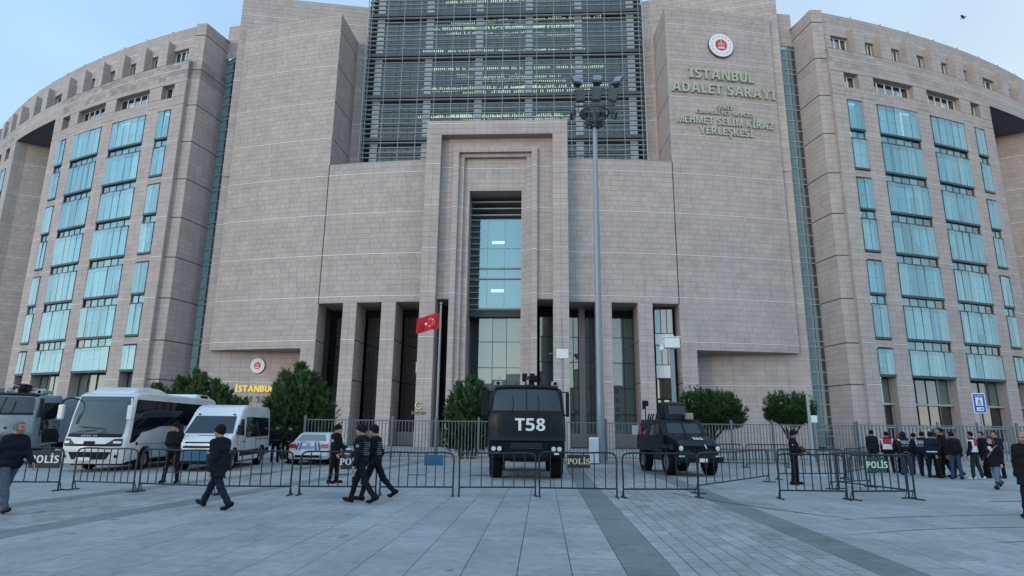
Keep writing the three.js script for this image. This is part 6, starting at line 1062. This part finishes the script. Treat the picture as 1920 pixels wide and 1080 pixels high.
function headwear(kind) {
  if (shapeCache[kind]) return shapeCache[kind];
  const shell = (g) => (x, y, z) => ell(x, y, z, 0, 0.03, -0.012, 0.076 + g, 0.090 + g, 0.096 + g), box = [[-0.14, -0.24, -0.17], [0.14, 0.17, 0.15]];
  let f;
  if (kind === 'beanie') f = (x, y, z) => { const up = ell(x, y, z, 0, 0.055, -0.018, 0.088, 0.105, 0.106); let d = Math.max(Math.min(shell(0.015)(x, y, z), up) + 0.0015 * Math.sin(x * 260), -(y + 0.008 - 0.42 * z)); return smin(d, Math.max(shell(0.021)(x, y, z), Math.abs(y - 0.016 - 0.42 * z) - 0.024), 0.006); };
  if (kind === 'short') f = (x, y, z) => { const d = shell(0.013)(x, y, z) + 0.003 * Math.sin(x * 120 + y * 60) * Math.sin(z * 110); return Math.max(d, Math.min(0.06 - y + (z > 0 ? z * 0.35 : 0), Math.max(z - 0.012, -(y + 0.055)) < 0 ? -1 : Math.max(z - 0.012, -(y + 0.055)))); };
  if (kind === 'balding') f = (x, y, z) => { const d = shell(0.008)(x, y, z); return Math.max(d, z - 0.01, -(y + 0.055), y - 0.075 + z * 0.6); };
  if (kind === 'long') f = (x, y, z) => { let d = shell(0.018)(x, y, z); d = smin(d, ell(x, y, z, 0, -0.08, -0.05, 0.095, 0.13, 0.07), 0.04); return Math.max(d + 0.004 * Math.sin(x * 90 + y * 20), Math.min(0.055 - y, Math.max(z - 0.045 + Math.max(0, 0.055 - Math.abs(x)) * 0.9, -10))); };
  if (kind === 'hood') f = (x, y, z) => { let d = ell(x, y, z, 0, 0.015, -0.02, 0.105, 0.125, 0.118); d = smin(d, ell(x, y, z, 0, -0.12, -0.03, 0.12, 0.08, 0.10), 0.05); return Math.max(d, -ell(x, y, z, 0, -0.01, 0.10, 0.075, 0.10, 0.10)); };
  return shapeCache[kind] = surfaceNet(f, ...box, 0.0065);
}
M.skin = SM({ vertexColors: true, roughness: 0.55 });
const clothMats = new Map();
function cloth(r, g, b, rough = 0.88) { const k = [r, g, b, rough].join(); if (!clothMats.has(k)) clothMats.set(k, PM({ color: lin(r, g, b), roughness: rough, bumpMap: bumpCloth, bumpScale: 0.008, specularIntensity: 0.22 })); return clothMats.get(k); }
const BLACK = [0.010, 0.011, 0.014], NAVY = [0.010, 0.014, 0.024], JEANS = [0.035, 0.055, 0.10], GREYJ = [0.075, 0.095, 0.13], COAT = [0.012, 0.013, 0.018];
const add3 = (a, b) => [a[0] + b[0], a[1] + b[1], a[2] + b[2]], sub3 = (a, b) => [a[0] - b[0], a[1] - b[1], a[2] - b[2]], mul3 = (a, s) => [a[0] * s, a[1] * s, a[2] * s], len3 = (a) => Math.hypot(...a);
/* o: h height, legs [[thigh fwd, knee bend, out, foot pitch] x2] in degrees (left, right), arms: {t:[x,y,z] wrist target, e:[x,y,z] elbow hint} or [swing, out, bend], lean, headYaw, headPitch */
function person(label, X, Z, face, o) {
  const s = (o.h ?? 1.76) / 1.76, t = thing('person', label, 'person', [X, 0, Z], face, o.group), c = o.cell ?? 0.017;
  const hipY0 = 0.93, T = 0.43, Sh = 0.42, lean = (o.lean ?? 2) * D2R;
  const legs = (o.legs ?? [[3, 4, 4, 0], [-2, 3, 4, 0]]).map(([a, k, out, fp], i) => { const sd = i ? -1 : 1, A = a * D2R, Bk = (a - k) * D2R, ou = sd * Math.sin(out * D2R), hip = [sd * 0.09, 0, 0], knee = add3(hip, [ou * T, -Math.cos(A) * T, Math.sin(A) * T]), ank = add3(knee, [ou * Sh * 0.6, -Math.cos(Bk) * Sh, Math.sin(Bk) * Sh]); return { hip, knee, ank, fp: fp * D2R, sd, toe: (o.toeOut ?? 7) * D2R * sd }; });
  const foot = (L) => { const f = [Math.sin(L.toe) * Math.cos(L.fp), -Math.sin(L.fp), Math.cos(L.toe) * Math.cos(L.fp)], dn = [0, -Math.cos(L.fp), -Math.sin(L.fp) * -1 * -1]; const heel = add3(L.ank, add3(mul3(f, -0.05), [0, -0.05 * Math.cos(L.fp), -0.05 * Math.sin(L.fp)])), ball = add3(heel, mul3(f, 0.17)), toe = add3(ball, [Math.sin(L.toe) * 0.06, L.fp > 0.3 ? 0.0 : -Math.sin(L.fp) * 0.06, Math.cos(L.toe) * 0.06]); return { heel, ball, toe }; };
  const feet = legs.map(foot), low = Math.min(...feet.flatMap((f) => [f.heel[1] - 0.040, f.ball[1] - 0.036, f.toe[1] - 0.032])), dy = -low, up = [0, dy, 0];
  legs.forEach((L) => { L.hip = add3(L.hip, up); L.knee = add3(L.knee, up); L.ank = add3(L.ank, up); }); feet.forEach((f) => { for (const k in f) f[k] = add3(f[k], up); });
  const tor = (x, y, z = 0) => { const h = y - hipY0; return [x, dy + h * Math.cos(lean) - z * Math.sin(lean), h * Math.sin(lean) + z * Math.cos(lean)]; };
  const fat = o.fat ?? 1, pel = [bone(tor(-0.075, 0.96), tor(0.075, 0.96), 0.105 * fat, 0.105 * fat)];
  const torso = [...pel, bone(tor(-0.06, 1.12, 0.01), tor(0.06, 1.12, 0.01), 0.105 * fat, 0.105 * fat), bone(tor(-0.085, 1.30, 0.005), tor(0.085, 1.30, 0.005), 0.115 * (0.5 + fat / 2), 0.115 * (0.5 + fat / 2)), bone(tor(-0.15, 1.415, -0.01), tor(0.15, 1.415, -0.01), 0.065, 0.065), bone(tor(-0.06, 1.455, -0.015), tor(0.06, 1.455, -0.015), 0.055, 0.055)];
  const arms = (o.arms ?? [[8, 8, 15], [-5, 8, 15]]).map((q, i) => {
    const sd = i ? -1 : 1, S = tor(sd * 0.175, 1.415, -0.01), U = 0.29, Fo = 0.25;
    if (q.t) { const w = tor(...q.t), d = sub3(w, S), L = Math.min(len3(d), U + Fo - 0.005), n = mul3(d, 1 / len3(d)), a = (U * U - Fo * Fo + L * L) / (2 * L), hgt = Math.sqrt(Math.max(0, U * U - a * a)); let e = q.e ?? [sd * 0.6, -0.8, -0.3]; const dt = e[0] * n[0] + e[1] * n[1] + e[2] * n[2]; e = sub3(e, mul3(n, dt)); e = mul3(e, 1 / len3(e)); return { S, E: add3(S, add3(mul3(n, a), mul3(e, hgt))), W: add3(S, mul3(n, L)), sd }; }
    const [sw, out, bd] = q, A = sw * D2R, Bd = (sw + bd) * D2R, ou = sd * Math.sin(out * D2R), E = add3(S, [ou * U, -Math.cos(A) * U, Math.sin(A) * U]), W = add3(E, [ou * Fo * 0.3, -Math.cos(Bd) * Fo, Math.sin(Bd) * Fo]); return { S, E, W, sd };
  });
  const wob = (x, y, z) => 0.0065 * Math.sin(23 * y + 9 * x) * Math.sin(17 * z + 11 * x + 5 * y) + 0.0045 * Math.sin(47 * y - 23 * x + 13 * z) * Math.sin(9 * y + 4 * x);
  const bounds = (bs, pad) => { const lo = [9, 9, 9], hi = [-9, -9, -9]; for (const b of bs) for (let i = 0; i < 3; i++) { lo[i] = Math.min(lo[i], b[i] - b[6] - pad, b[i + 3] - b[7] - pad); hi[i] = Math.max(hi[i], b[i] + b[6] + pad, b[i + 3] + b[7] + pad); } return [lo, hi]; };
  const net = (bones, grow, clipF, k = 0.035, cc = c, wb = 1) => { const f = field(bones, k, grow), [lo, hi] = bounds(bones, grow + 0.05); return surfaceNet((x, y, z) => { const d = f(x, y, z) + wb * wob(x, y, z); return clipF ? Math.max(d, clipF(x, y, z)) : d; }, lo, hi, cc); };
  const legB = legs.flatMap((L) => [bone(L.hip, L.knee, 0.088, 0.056), bone(L.knee, L.ank, 0.056, 0.040)]), armB = arms.flatMap((a) => [bone(a.S, a.E, 0.056, 0.043), bone(a.E, a.W, 0.043, 0.030)]);
  // body: one continuous skin figure with head and hands
  const hc = add3(tor(0, 1.455, 0.0), [0, 0.185 * Math.cos(lean), 0.185 * Math.sin(lean) + 0.035]), hq = new THREE.Quaternion().setFromEuler(new THREE.Euler((o.headPitch ?? 0) * D2R, (o.headYaw ?? 0) * D2R, (o.headRoll ?? 0) * D2R, 'YXZ')), HS = o.head ?? 1.07, hm = new THREE.Matrix4().compose(V(...hc), hq, V(HS, HS, HS));
  const skin = o.skin ?? SKIN, core = colorGeo(net([...torso.slice(0, 4), ...legB, ...armB, bone(tor(0, 1.42, -0.01), tor(0, 1.50, 0), 0.055, 0.052)], -0.02, null, 0.03, Math.max(0.024, c * 1.5), 0), () => skin);
  const hands = arms.filter((a) => !o.noHands).map((a) => { const d = mul3(sub3(a.W, a.E), 1 / len3(sub3(a.W, a.E))), y = V(-d[0], -d[1], -d[2]), fwd = V(0, 0, 1).applyAxisAngle(V(0, 1, 0), -a.sd * 0.3), x = fwd.clone().cross(y).normalize().multiplyScalar(-1), z = x.clone().cross(y).normalize(); const m = new THREE.Matrix4().makeBasis(x.multiplyScalar(1), y, z).setPosition(...a.W); return colorGeo((a.sd > 0 ? HAND : HANDL).clone(), () => o.glove ?? skin).applyMatrix4(m); });
  const flat = (g) => { const q = g.toNonIndexed(); return q; };
  const body = mergeGeometries([core, headGeo(skin, o.old).applyMatrix4(hm), ...hands].map(flat)); mesh('body', body, M.skin, t);
  if (o.hair !== null) { const kind = o.hair ?? 'beanie', m = mesh(kind === 'beanie' ? 'beanie' : kind === 'hood' ? 'hood' : 'hair', headwear(kind), cloth(...(o.hairCol ?? BLACK)), t); m.position.set(...hc); m.quaternion.copy(hq); m.scale.setScalar(HS); }
  // trousers and shoes
  const trou = net([...legs.flatMap((L) => [bone(L.hip, L.knee, 0.088, 0.060), bone(L.knee, add3(L.ank, [0, -0.01, 0]), 0.060, o.boots ? 0.040 : 0.052)]), ...pel], 0.012, (x, y, z) => y - (dy + 0.14), 0.03); mesh('trousers', trou, cloth(...(o.trousers ?? NAVY)), t);
  legs.forEach((L, i) => { const f = feet[i], bs = [bone(add3(f.heel, [0, 0.012, 0]), f.ball, 0.043, 0.040), bone(f.ball, f.toe, 0.040, 0.032), bone(L.ank, add3(f.heel, [0, 0.02, 0]), 0.044, 0.044)]; if (o.boots) bs.push(bone(L.ank, add3(L.ank, mul3(sub3(L.knee, L.ank), 0.30)), 0.048, 0.056)); mesh(o.boots ? 'boot' : 'shoe', net(bs, 0.004, null, 0.02, 0.011, 0.2), cloth(...(o.shoes ?? [0.008, 0.008, 0.009]), 0.5), t); });
  // jacket, open below the hem
  const hem = dy + (o.hem ?? -0.10), jb = [...torso, ...armB.map((b) => b.slice())]; if ((o.hem ?? -0.10) < -0.15) jb.push(...legs.map((L) => bone(L.hip, add3(L.hip, mul3(sub3(L.knee, L.hip), Math.min(1, -(o.hem) / T + 0.2))), 0.10, 0.105)), bone(tor(0, 0.95, 0), [0, hem, 0.0], 0.12, 0.11));
  mesh(o.coat ? 'coat' : 'jacket', net(jb, o.puff ?? 0.024, (x, y, z) => hem - y + 0.02 * Math.sin(9 * x), 0.045), cloth(...(o.jacket ?? NAVY)), t);
  mesh('collar', net([bone(tor(-0.03, 1.475, 0.0), tor(0.03, 1.475, 0.0), 0.062, 0.062), bone(tor(0, 1.50, 0.01), tor(0, 1.515, 0.012), 0.062, 0.060)], 0.012, (x, y, z) => y - (dy + 0.60 * Math.cos(lean) + (z < 0 ? 0.02 : 0)), 0.02, 0.011, 0.2), cloth(...(o.collar ?? o.jacket ?? NAVY)), t);
  for (const e of o.extras ?? []) e({ t, tor, dy, net, torso, bone, arms, legs, feet, cloth, wob, pel, c, hc, hq });
  t.scale.setScalar(s);
  return t;
}
// clothing extras
const slice = (name, y0, y1, col, grow, o = {}) => ({ t, tor, dy, net, torso, cloth }) => mesh(name, net(torso, grow, (x, y, z) => { const h = y - dy + 0.93; let d = Math.max(y0 - h, h - y1); if (o.back) d = Math.max(d, z + 0.01); if (o.front) d = Math.max(d, -z + 0.01); if (o.sides) d = Math.max(d, -Math.abs(x) + o.sides); return d; }, 0.045), cloth(...col, o.rough ?? 0.8), t);
const vestText = (txt, y, size, col = [0.7, 0.72, 0.74], zb = -0.165) => ({ t, tor }) => { const m = mesh('lettering', textG(txt, size, 0.004), SM({ color: lin(...col), roughness: 0.7 }), t); m.position.set(...tor(0, y, zb)); m.rotation.y = Math.PI; };
const armPatch = (i, col) => ({ t, arms }) => { const a = arms[i], p = add3(a.S, mul3(sub3(a.E, a.S), 0.42)), m = mesh('arm_badge', new THREE.CylinderGeometry(0.036, 0.036, 0.008, 18), SM({ color: lin(...col), roughness: 0.6 }), t); const d = V(a.sd, 0.1, 0).normalize(); m.position.set(p[0] + a.sd * 0.078, p[1], p[2]); m.quaternion.setFromUnitVectors(V(0, 1, 0), d); const r = mesh('arm_badge', new THREE.CylinderGeometry(0.018, 0.018, 0.01, 14), SM({ color: lin(0.45, 0.05, 0.04), roughness: 0.6 }), t); r.position.copy(m.position).addScaledVector(d, 0.003); r.quaternion.copy(m.quaternion); };
const beltGear = ({ t, tor, net, torso, cloth, dy }) => { mesh('duty_belt', net(torso, 0.036, (x, y, z) => Math.abs(y - dy - 0.06) - 0.026, 0.045), cloth(0.006, 0.006, 0.007, 0.5), t); const g = merge([rboxG(0.05, 0.14, 0.08, 0.015, 0.19, 0, 0), rboxG(0.05, 0.09, 0.07, 0.015, -0.18, 0.02, 0.05)]); const m = mesh('holster', g, M.plastic, t); m.position.set(...tor(0, 0.93, 0)); };
const stripes = (n = 7) => ({ t, net, torso, cloth, dy, tor }) => { mesh('vest', net(torso, 0.042, (x, y, z) => { const h = y - dy + 0.93; return Math.max(1.06 - h, h - 1.43, Math.abs(x) - 0.16); }, 0.045), cloth(0.012, 0.014, 0.018), t); for (let k = 0; k < n; k++) { const y = 1.10 + k * 0.045; mesh('vest_stripe', net(torso, 0.047, (x, yy, z) => { const h = yy - dy + 0.93; return Math.max(Math.abs(h - y) - 0.011, Math.abs(x) - 0.15); }, 0.045, 0.012), cloth(0.16, 0.19, 0.21), t); } };
const backpack = (col) => ({ t, tor, cloth, net, torso, dy }) => { const m = mesh('backpack', merge([rboxG(0.31, 0.44, 0.17, 0.06, 0, 0, 0, 4), rboxG(0.24, 0.2, 0.06, 0.025, 0, -0.09, -0.10, 3)]), cloth(...col), t); m.position.set(...tor(0, 1.22, -0.23)); for (const s of [-1, 1]) mesh('strap', net(torso, 0.05, (x, y, z) => { const h = y - dy + 0.93; return Math.max(Math.abs(x - s * 0.11) - 0.022, 1.05 - h, h - 1.47); }, 0.045, 0.014), cloth(...col), t); };
const PO = { trousers: BLACK, jacket: BLACK, boots: true, hair: 'beanie' };
const HP = Math.PI / 2;
person('grey haired man in a dark jacket and grey jeans striding right at the left edge', -10.72, -12.4, 1.25, { h: 1.78, legs: [[-24, 22, 2, 38], [20, 4, 2, -16]], arms: [[18, 8, 28], [-20, 8, 30]], hair: 'short', hairCol: [0.16, 0.15, 0.145], headYaw: 18, jacket: NAVY, trousers: GREYJ, shoes: [0.012, 0.014, 0.02], lean: 5, hem: -0.10, fat: 1.12, cell: 0.014, old: true, collar: [0.01, 0.014, 0.022] });
person('man in a black beanie and long black coat walking left before the van', -7.0, -13.55, -1.85, { h: 1.80, legs: [[-27, 12, 2, 26], [32, 4, 2, -18]], arms: [[-14, 8, 24], [12, 8, 26]], trousers: [0.012, 0.018, 0.034], jacket: COAT, coat: true, hem: -0.22, lean: 4, fat: 1.15, headYaw: 10, cell: 0.014, puff: 0.03 });
person('nearer of two police officers walking left, striped vest and knee pads, before the barrier', -4.25, -14.85, -1.75, { ...PO, h: 1.80, legs: [[-22, 14, 2, 24], [22, 6, 2, -10]], arms: [[-10, 10, 30], [18, 10, 62]], lean: 3, cell: 0.014, headYaw: 4, puff: 0.03, extras: [stripes(), beltGear, armPatch(0, [0.30, 0.26, 0.30]), armPatch(1, [0.30, 0.26, 0.30]), ({ t, legs }) => legs.forEach((L) => { const m = mesh('knee_pad', rboxG(0.13, 0.16, 0.07, 0.03, 0, 0, 0, 3), M.plastic, t); m.position.set(L.knee[0], L.knee[1], L.knee[2] + 0.055); })] });
person('farther of two police officers walking left, half hidden by a colleague', -4.1, -15.45, -1.7, { ...PO, h: 1.77, legs: [[20, 6, 2, -8], [-26, 18, 2, 30]], arms: [[14, 10, 30], [-14, 10, 28]], lean: 3, puff: 0.03, extras: [stripes(), beltGear] });
person('police officer with crossed arms standing before the coach', -11.35, -19.1, 0.1, { ...PO, h: 1.76, legs: [[2, 2, 10, 0], [0, 2, 10, 0]], noHands: true, arms: [{ t: [-0.09, 1.19, 0.17], e: [0.9, -0.8, 0.1] }, { t: [0.10, 1.23, 0.18], e: [-0.9, -0.8, 0.1] }], headYaw: -38, puff: 0.032, extras: [beltGear, armPatch(0, [0.5, 0.2, 0.16]), slice('waist_band', 1.02, 1.10, [0.03, 0.032, 0.038], 0.037)] });
person('police officer in profile facing right, a white helmet in hand, by the POLIS plate', -6.55, -19.85, 1.45, { ...PO, h: 1.75, legs: [[3, 2, 5, 0], [-3, 2, 5, 0]], arms: [[14, 8, 50], [2, 8, 30]], puff: 0.03, headPitch: 4, skin: [0.40, 0.23, 0.17], extras: [beltGear, armPatch(1, [0.55, 0.55, 0.42])] });
{
  const t = thing('helmet', 'white helmet carried by the officer standing in profile', 'helmet', [-6.10, 0.93, -19.75], 0.4);
  mesh('helmet_shell', surfaceNet((x, y, z) => Math.max(ell(x, y, z, 0, 0, 0, 0.13, 0.15, 0.16), -ell(x, y, z, 0, -0.06, 0.02, 0.10, 0.13, 0.13)), [-0.18, -0.2, -0.2], [0.18, 0.2, 0.2], 0.012), M.white, t); mesh('visor', new THREE.SphereGeometry(0.15, 16, 8, 0, 6.3, 0.9, 0.7).scale(0.92, 1, 1.1), M.carGlass, t);
}
person('dark uniformed officer standing in the shade at the back of the van', -13.0, -30.4, 0.6, { ...PO, h: 1.76, cell: 0.022, puff: 0.03, extras: [slice('waist_band', 1.0, 1.06, [0.06, 0.06, 0.07], 0.037)] });
person('second dark officer in the shade, between the van and the police car', -11.95, -29.6, -0.5, { ...PO, h: 1.74, legs: [[8, 6, 8, 0], [-6, 4, 8, 0]], cell: 0.022, puff: 0.03, extras: [slice('reflective_band', 0.99, 1.03, [0.4, 0.42, 0.44], 0.037)] });
person('police officer holding a rifle across the chest behind the barrier', 8.45, -22.0, 1.2, { ...PO, h: 1.74, legs: [[6, 4, 9, 0], [-5, 3, 9, 0]], arms: [{ t: [0.02, 1.12, 0.34], e: [0.6, -0.9, -0.1] }, { t: [-0.10, 1.02, 0.20], e: [-0.7, -0.6, -0.4] }], headYaw: 10, puff: 0.034, extras: [beltGear, armPatch(1, [0.45, 0.42, 0.40]), slice('vest', 1.08, 1.42, [0.012, 0.013, 0.016], 0.046, {})] });
{
  const t = thing('rifle', 'black rifle held slanting across the body of the officer behind the barrier', 'rifle', [8.66, 1.16, -21.84], 1.2); const q = new THREE.Group(); 
  mesh('receiver', merge([rboxG(0.05, 0.09, 0.30, 0.012, 0, 0, 0), boxG(0.03, 0.20, 0.05, 0, -0.13, 0.06), boxG(0.035, 0.11, 0.045, 0, -0.09, -0.10), boxG(0.04, 0.03, 0.12, 0, 0.07, 0)]), M.black, t); mesh('barrel', merge([cylG(0.013, 0.013, 0.42, 0, 0, 0, 8).rotateX(HP).translate(0, 0.01, 0.34), rboxG(0.045, 0.055, 0.2, 0.012, 0, 0.01, 0.22)]), M.black, t); mesh('stock', merge([boxG(0.035, 0.05, 0.2, 0, -0.01, -0.23), rboxG(0.04, 0.12, 0.04, 0.01, 0, -0.03, -0.34)]), M.black, t);
  t.rotation.order = 'YXZ'; t.rotation.x = 0.55; t.rotation.y = 1.55;
}
// the crowd by the fence
const CG = { cell: 0.021 }, redVest = [slice('vest', 1.24, 1.47, [0.48, 0.03, 0.04], 0.042), slice('vest_skirt', 1.0, 1.24, [0.60, 0.62, 0.64], 0.041), slice('vest_trim', 1.0, 1.47, [0.62, 0.64, 0.66], 0.044, { sides: 0.155 })];
const polVest = [slice('vest', 1.0, 1.47, [0.014, 0.018, 0.03], 0.040), slice('vest_band', 1.36, 1.40, [0.6, 0.62, 0.66], 0.044), slice('vest_band', 1.18, 1.215, [0.6, 0.62, 0.66], 0.044), slice('vest_trim', 1.2, 1.47, [0.6, 0.62, 0.66], 0.043, { sides: 0.16 }), vestText('POLİS', 1.265, 0.075, [0.62, 0.64, 0.68], -0.185)];
const dk = [0.012, 0.014, 0.02];
person('man in a dark suit jacket turned away at the left end of the crowd', 15.05, -29.9, 2.3, { ...CG, h: 1.80, hair: 'short', hairCol: [0.012, 0.01, 0.009], jacket: dk, trousers: dk, hem: -0.14 });
person('man in a red and white vest seen from behind, left part of the crowd', 15.15, -28.8, 2.75, { ...CG, h: 1.74, hair: 'short', hairCol: [0.012, 0.01, 0.009], jacket: [0.012, 0.012, 0.014], trousers: [0.012, 0.012, 0.014], extras: redVest });
person('person in a red hood between the red vest and the police vest', 15.75, -28.9, 3.0, { ...CG, h: 1.66, hair: 'hood', hairCol: [0.25, 0.03, 0.025], jacket: [0.05, 0.015, 0.015], trousers: dk });
person('police officer in a hooded dark vest with hands folded behind the back', 15.2, -27.6, 2.95, { ...CG, h: 1.74, hair: 'hood', hairCol: [0.014, 0.016, 0.022], jacket: dk, trousers: [0.03, 0.05, 0.085], arms: [{ t: [0.04, 0.98, -0.17], e: [0.9, -0.5, -0.4] }, { t: [-0.05, 1.0, -0.18], e: [-0.9, -0.5, -0.4] }], extras: polVest });
person('dark haired man in a navy jacket just right of the hooded officer', 15.85, -28.0, 2.6, { ...CG, h: 1.70, hair: 'short', hairCol: [0.012, 0.01, 0.009], jacket: [0.014, 0.018, 0.03], trousers: [0.03, 0.045, 0.08] });
person('police officer in a white banded vest turned to the fence, centre left of the crowd', 15.55, -26.9, 2.3, { ...CG, h: 1.76, hair: 'short', hairCol: [0.012, 0.01, 0.009], jacket: dk, trousers: BLACK, extras: polVest, boots: true });
person('officer with a white belt on a dark blue jacket, middle of the crowd', 15.5, -26.2, 2.75, { ...CG, h: 1.74, hair: 'beanie', hairCol: [0.01, 0.012, 0.02], jacket: [0.012, 0.018, 0.035], trousers: BLACK, boots: true, legs: [[6, 6, 8, 0], [-8, 6, 6, 0]], fat: 1.1, extras: [slice('belt', 0.985, 1.03, [0.62, 0.64, 0.66], 0.036)] });
person('tallest man of the crowd, dark jacket, looking left over the others', 16.1, -26.5, -1.9, { ...CG, h: 1.92, hair: 'short', hairCol: [0.012, 0.01, 0.009], jacket: dk, trousers: BLACK, legs: [[12, 6, 4, 0], [-14, 6, 4, 8]], extras: [slice('sleeve_band', 1.08, 1.10, [0.3, 0.32, 0.34], 0.03)] });
person('person in blue jeans with a black backpack, back to the camera', 15.95, -25.6, 2.9, { ...CG, h: 1.76, hair: 'short', hairCol: [0.010, 0.009, 0.009], jacket: [0.012, 0.013, 0.016], trousers: JEANS, shoes: [0.02, 0.02, 0.022], extras: [backpack([0.010, 0.011, 0.013])] });
person('man facing left in an orange edged vest beside the backpack wearer', 15.7, -26.3, -1.4, { ...CG, h: 1.72, hair: 'beanie', hairCol: [0.02, 0.02, 0.024], jacket: dk, trousers: dk, extras: [slice('vest_trim', 1.1, 1.42, [0.45, 0.08, 0.03], 0.042, { sides: 0.12 })] });
person('man in a red and white vest with white shoes, right half of the crowd', 16.75, -25.7, -2.4, { ...CG, h: 1.78, hair: 'short', hairCol: [0.012, 0.01, 0.009], jacket: [0.012, 0.014, 0.018], trousers: [0.02, 0.03, 0.035], shoes: [0.6, 0.6, 0.6], legs: [[8, 6, 5, 0], [-8, 4, 5, 0]], extras: redVest });
person('dark clothed man facing left just left of the white shoed vest wearer', 16.55, -26.6, -1.5, { ...CG, h: 1.75, hair: 'short', hairCol: [0.012, 0.01, 0.009], jacket: dk, trousers: dk, legs: [[14, 6, 3, -4], [-18, 14, 3, 20]] });
person('man in black facing left behind the woman in the black coat', 17.75, -26.6, -1.5, { ...CG, h: 1.78, hair: 'short', hairCol: [0.010, 0.009, 0.008], jacket: [0.012, 0.013, 0.018], trousers: BLACK, shoes: [0.008, 0.008, 0.008] });
person('second man in black, right of another behind the walking woman', 18.2, -26.5, -1.2, { ...CG, h: 1.80, hair: 'short', hairCol: [0.010, 0.009, 0.008], jacket: [0.014, 0.018, 0.026], trousers: BLACK });
person('auburn haired woman in a black coat and jeans striding left', 14.55, -21.4, -1.05, { cell: 0.016, h: 1.66, hair: 'long', hairCol: [0.10, 0.028, 0.018], jacket: [0.012, 0.011, 0.014], trousers: [0.12, 0.16, 0.23], boots: true, coat: true, hem: -0.16, legs: [[24, 8, 2, -12], [-20, 26, 2, 30]], arms: [[-10, 8, 25], [10, 8, 35]], skin: [0.46, 0.29, 0.23], extras: [({ t, tor, net, cloth }) => mesh('scarf', net([[...tor(-0.03, 1.40, 0.10), ...tor(0.03, 1.32, 0.13), 0.05, 0.04]], 0.01, null, 0.02, 0.014, 0.3), cloth(0.45, 0.46, 0.46), t), ({ t, tor, net, torso, cloth, dy }) => mesh('bag_strap', net(torso, 0.036, (x, y, z) => Math.abs((y - dy) - 0.32 - x * 1.3) - 0.02, 0.045, 0.014), cloth(0.35, 0.32, 0.32), t)] });
person('balding man in a long black coat walking left, at the right edge', 10.42, -14.3, -0.95, { cell: 0.014, h: 1.78, hair: 'balding', hairCol: [0.03, 0.026, 0.024], jacket: [0.014, 0.013, 0.014], coat: true, hem: -0.24, trousers: [0.012, 0.013, 0.016], legs: [[-12, 10, 2, 12], [14, 6, 2, -6]], fat: 1.2, headPitch: 6, puff: 0.03, old: true });
renderer.render(scene, camera);
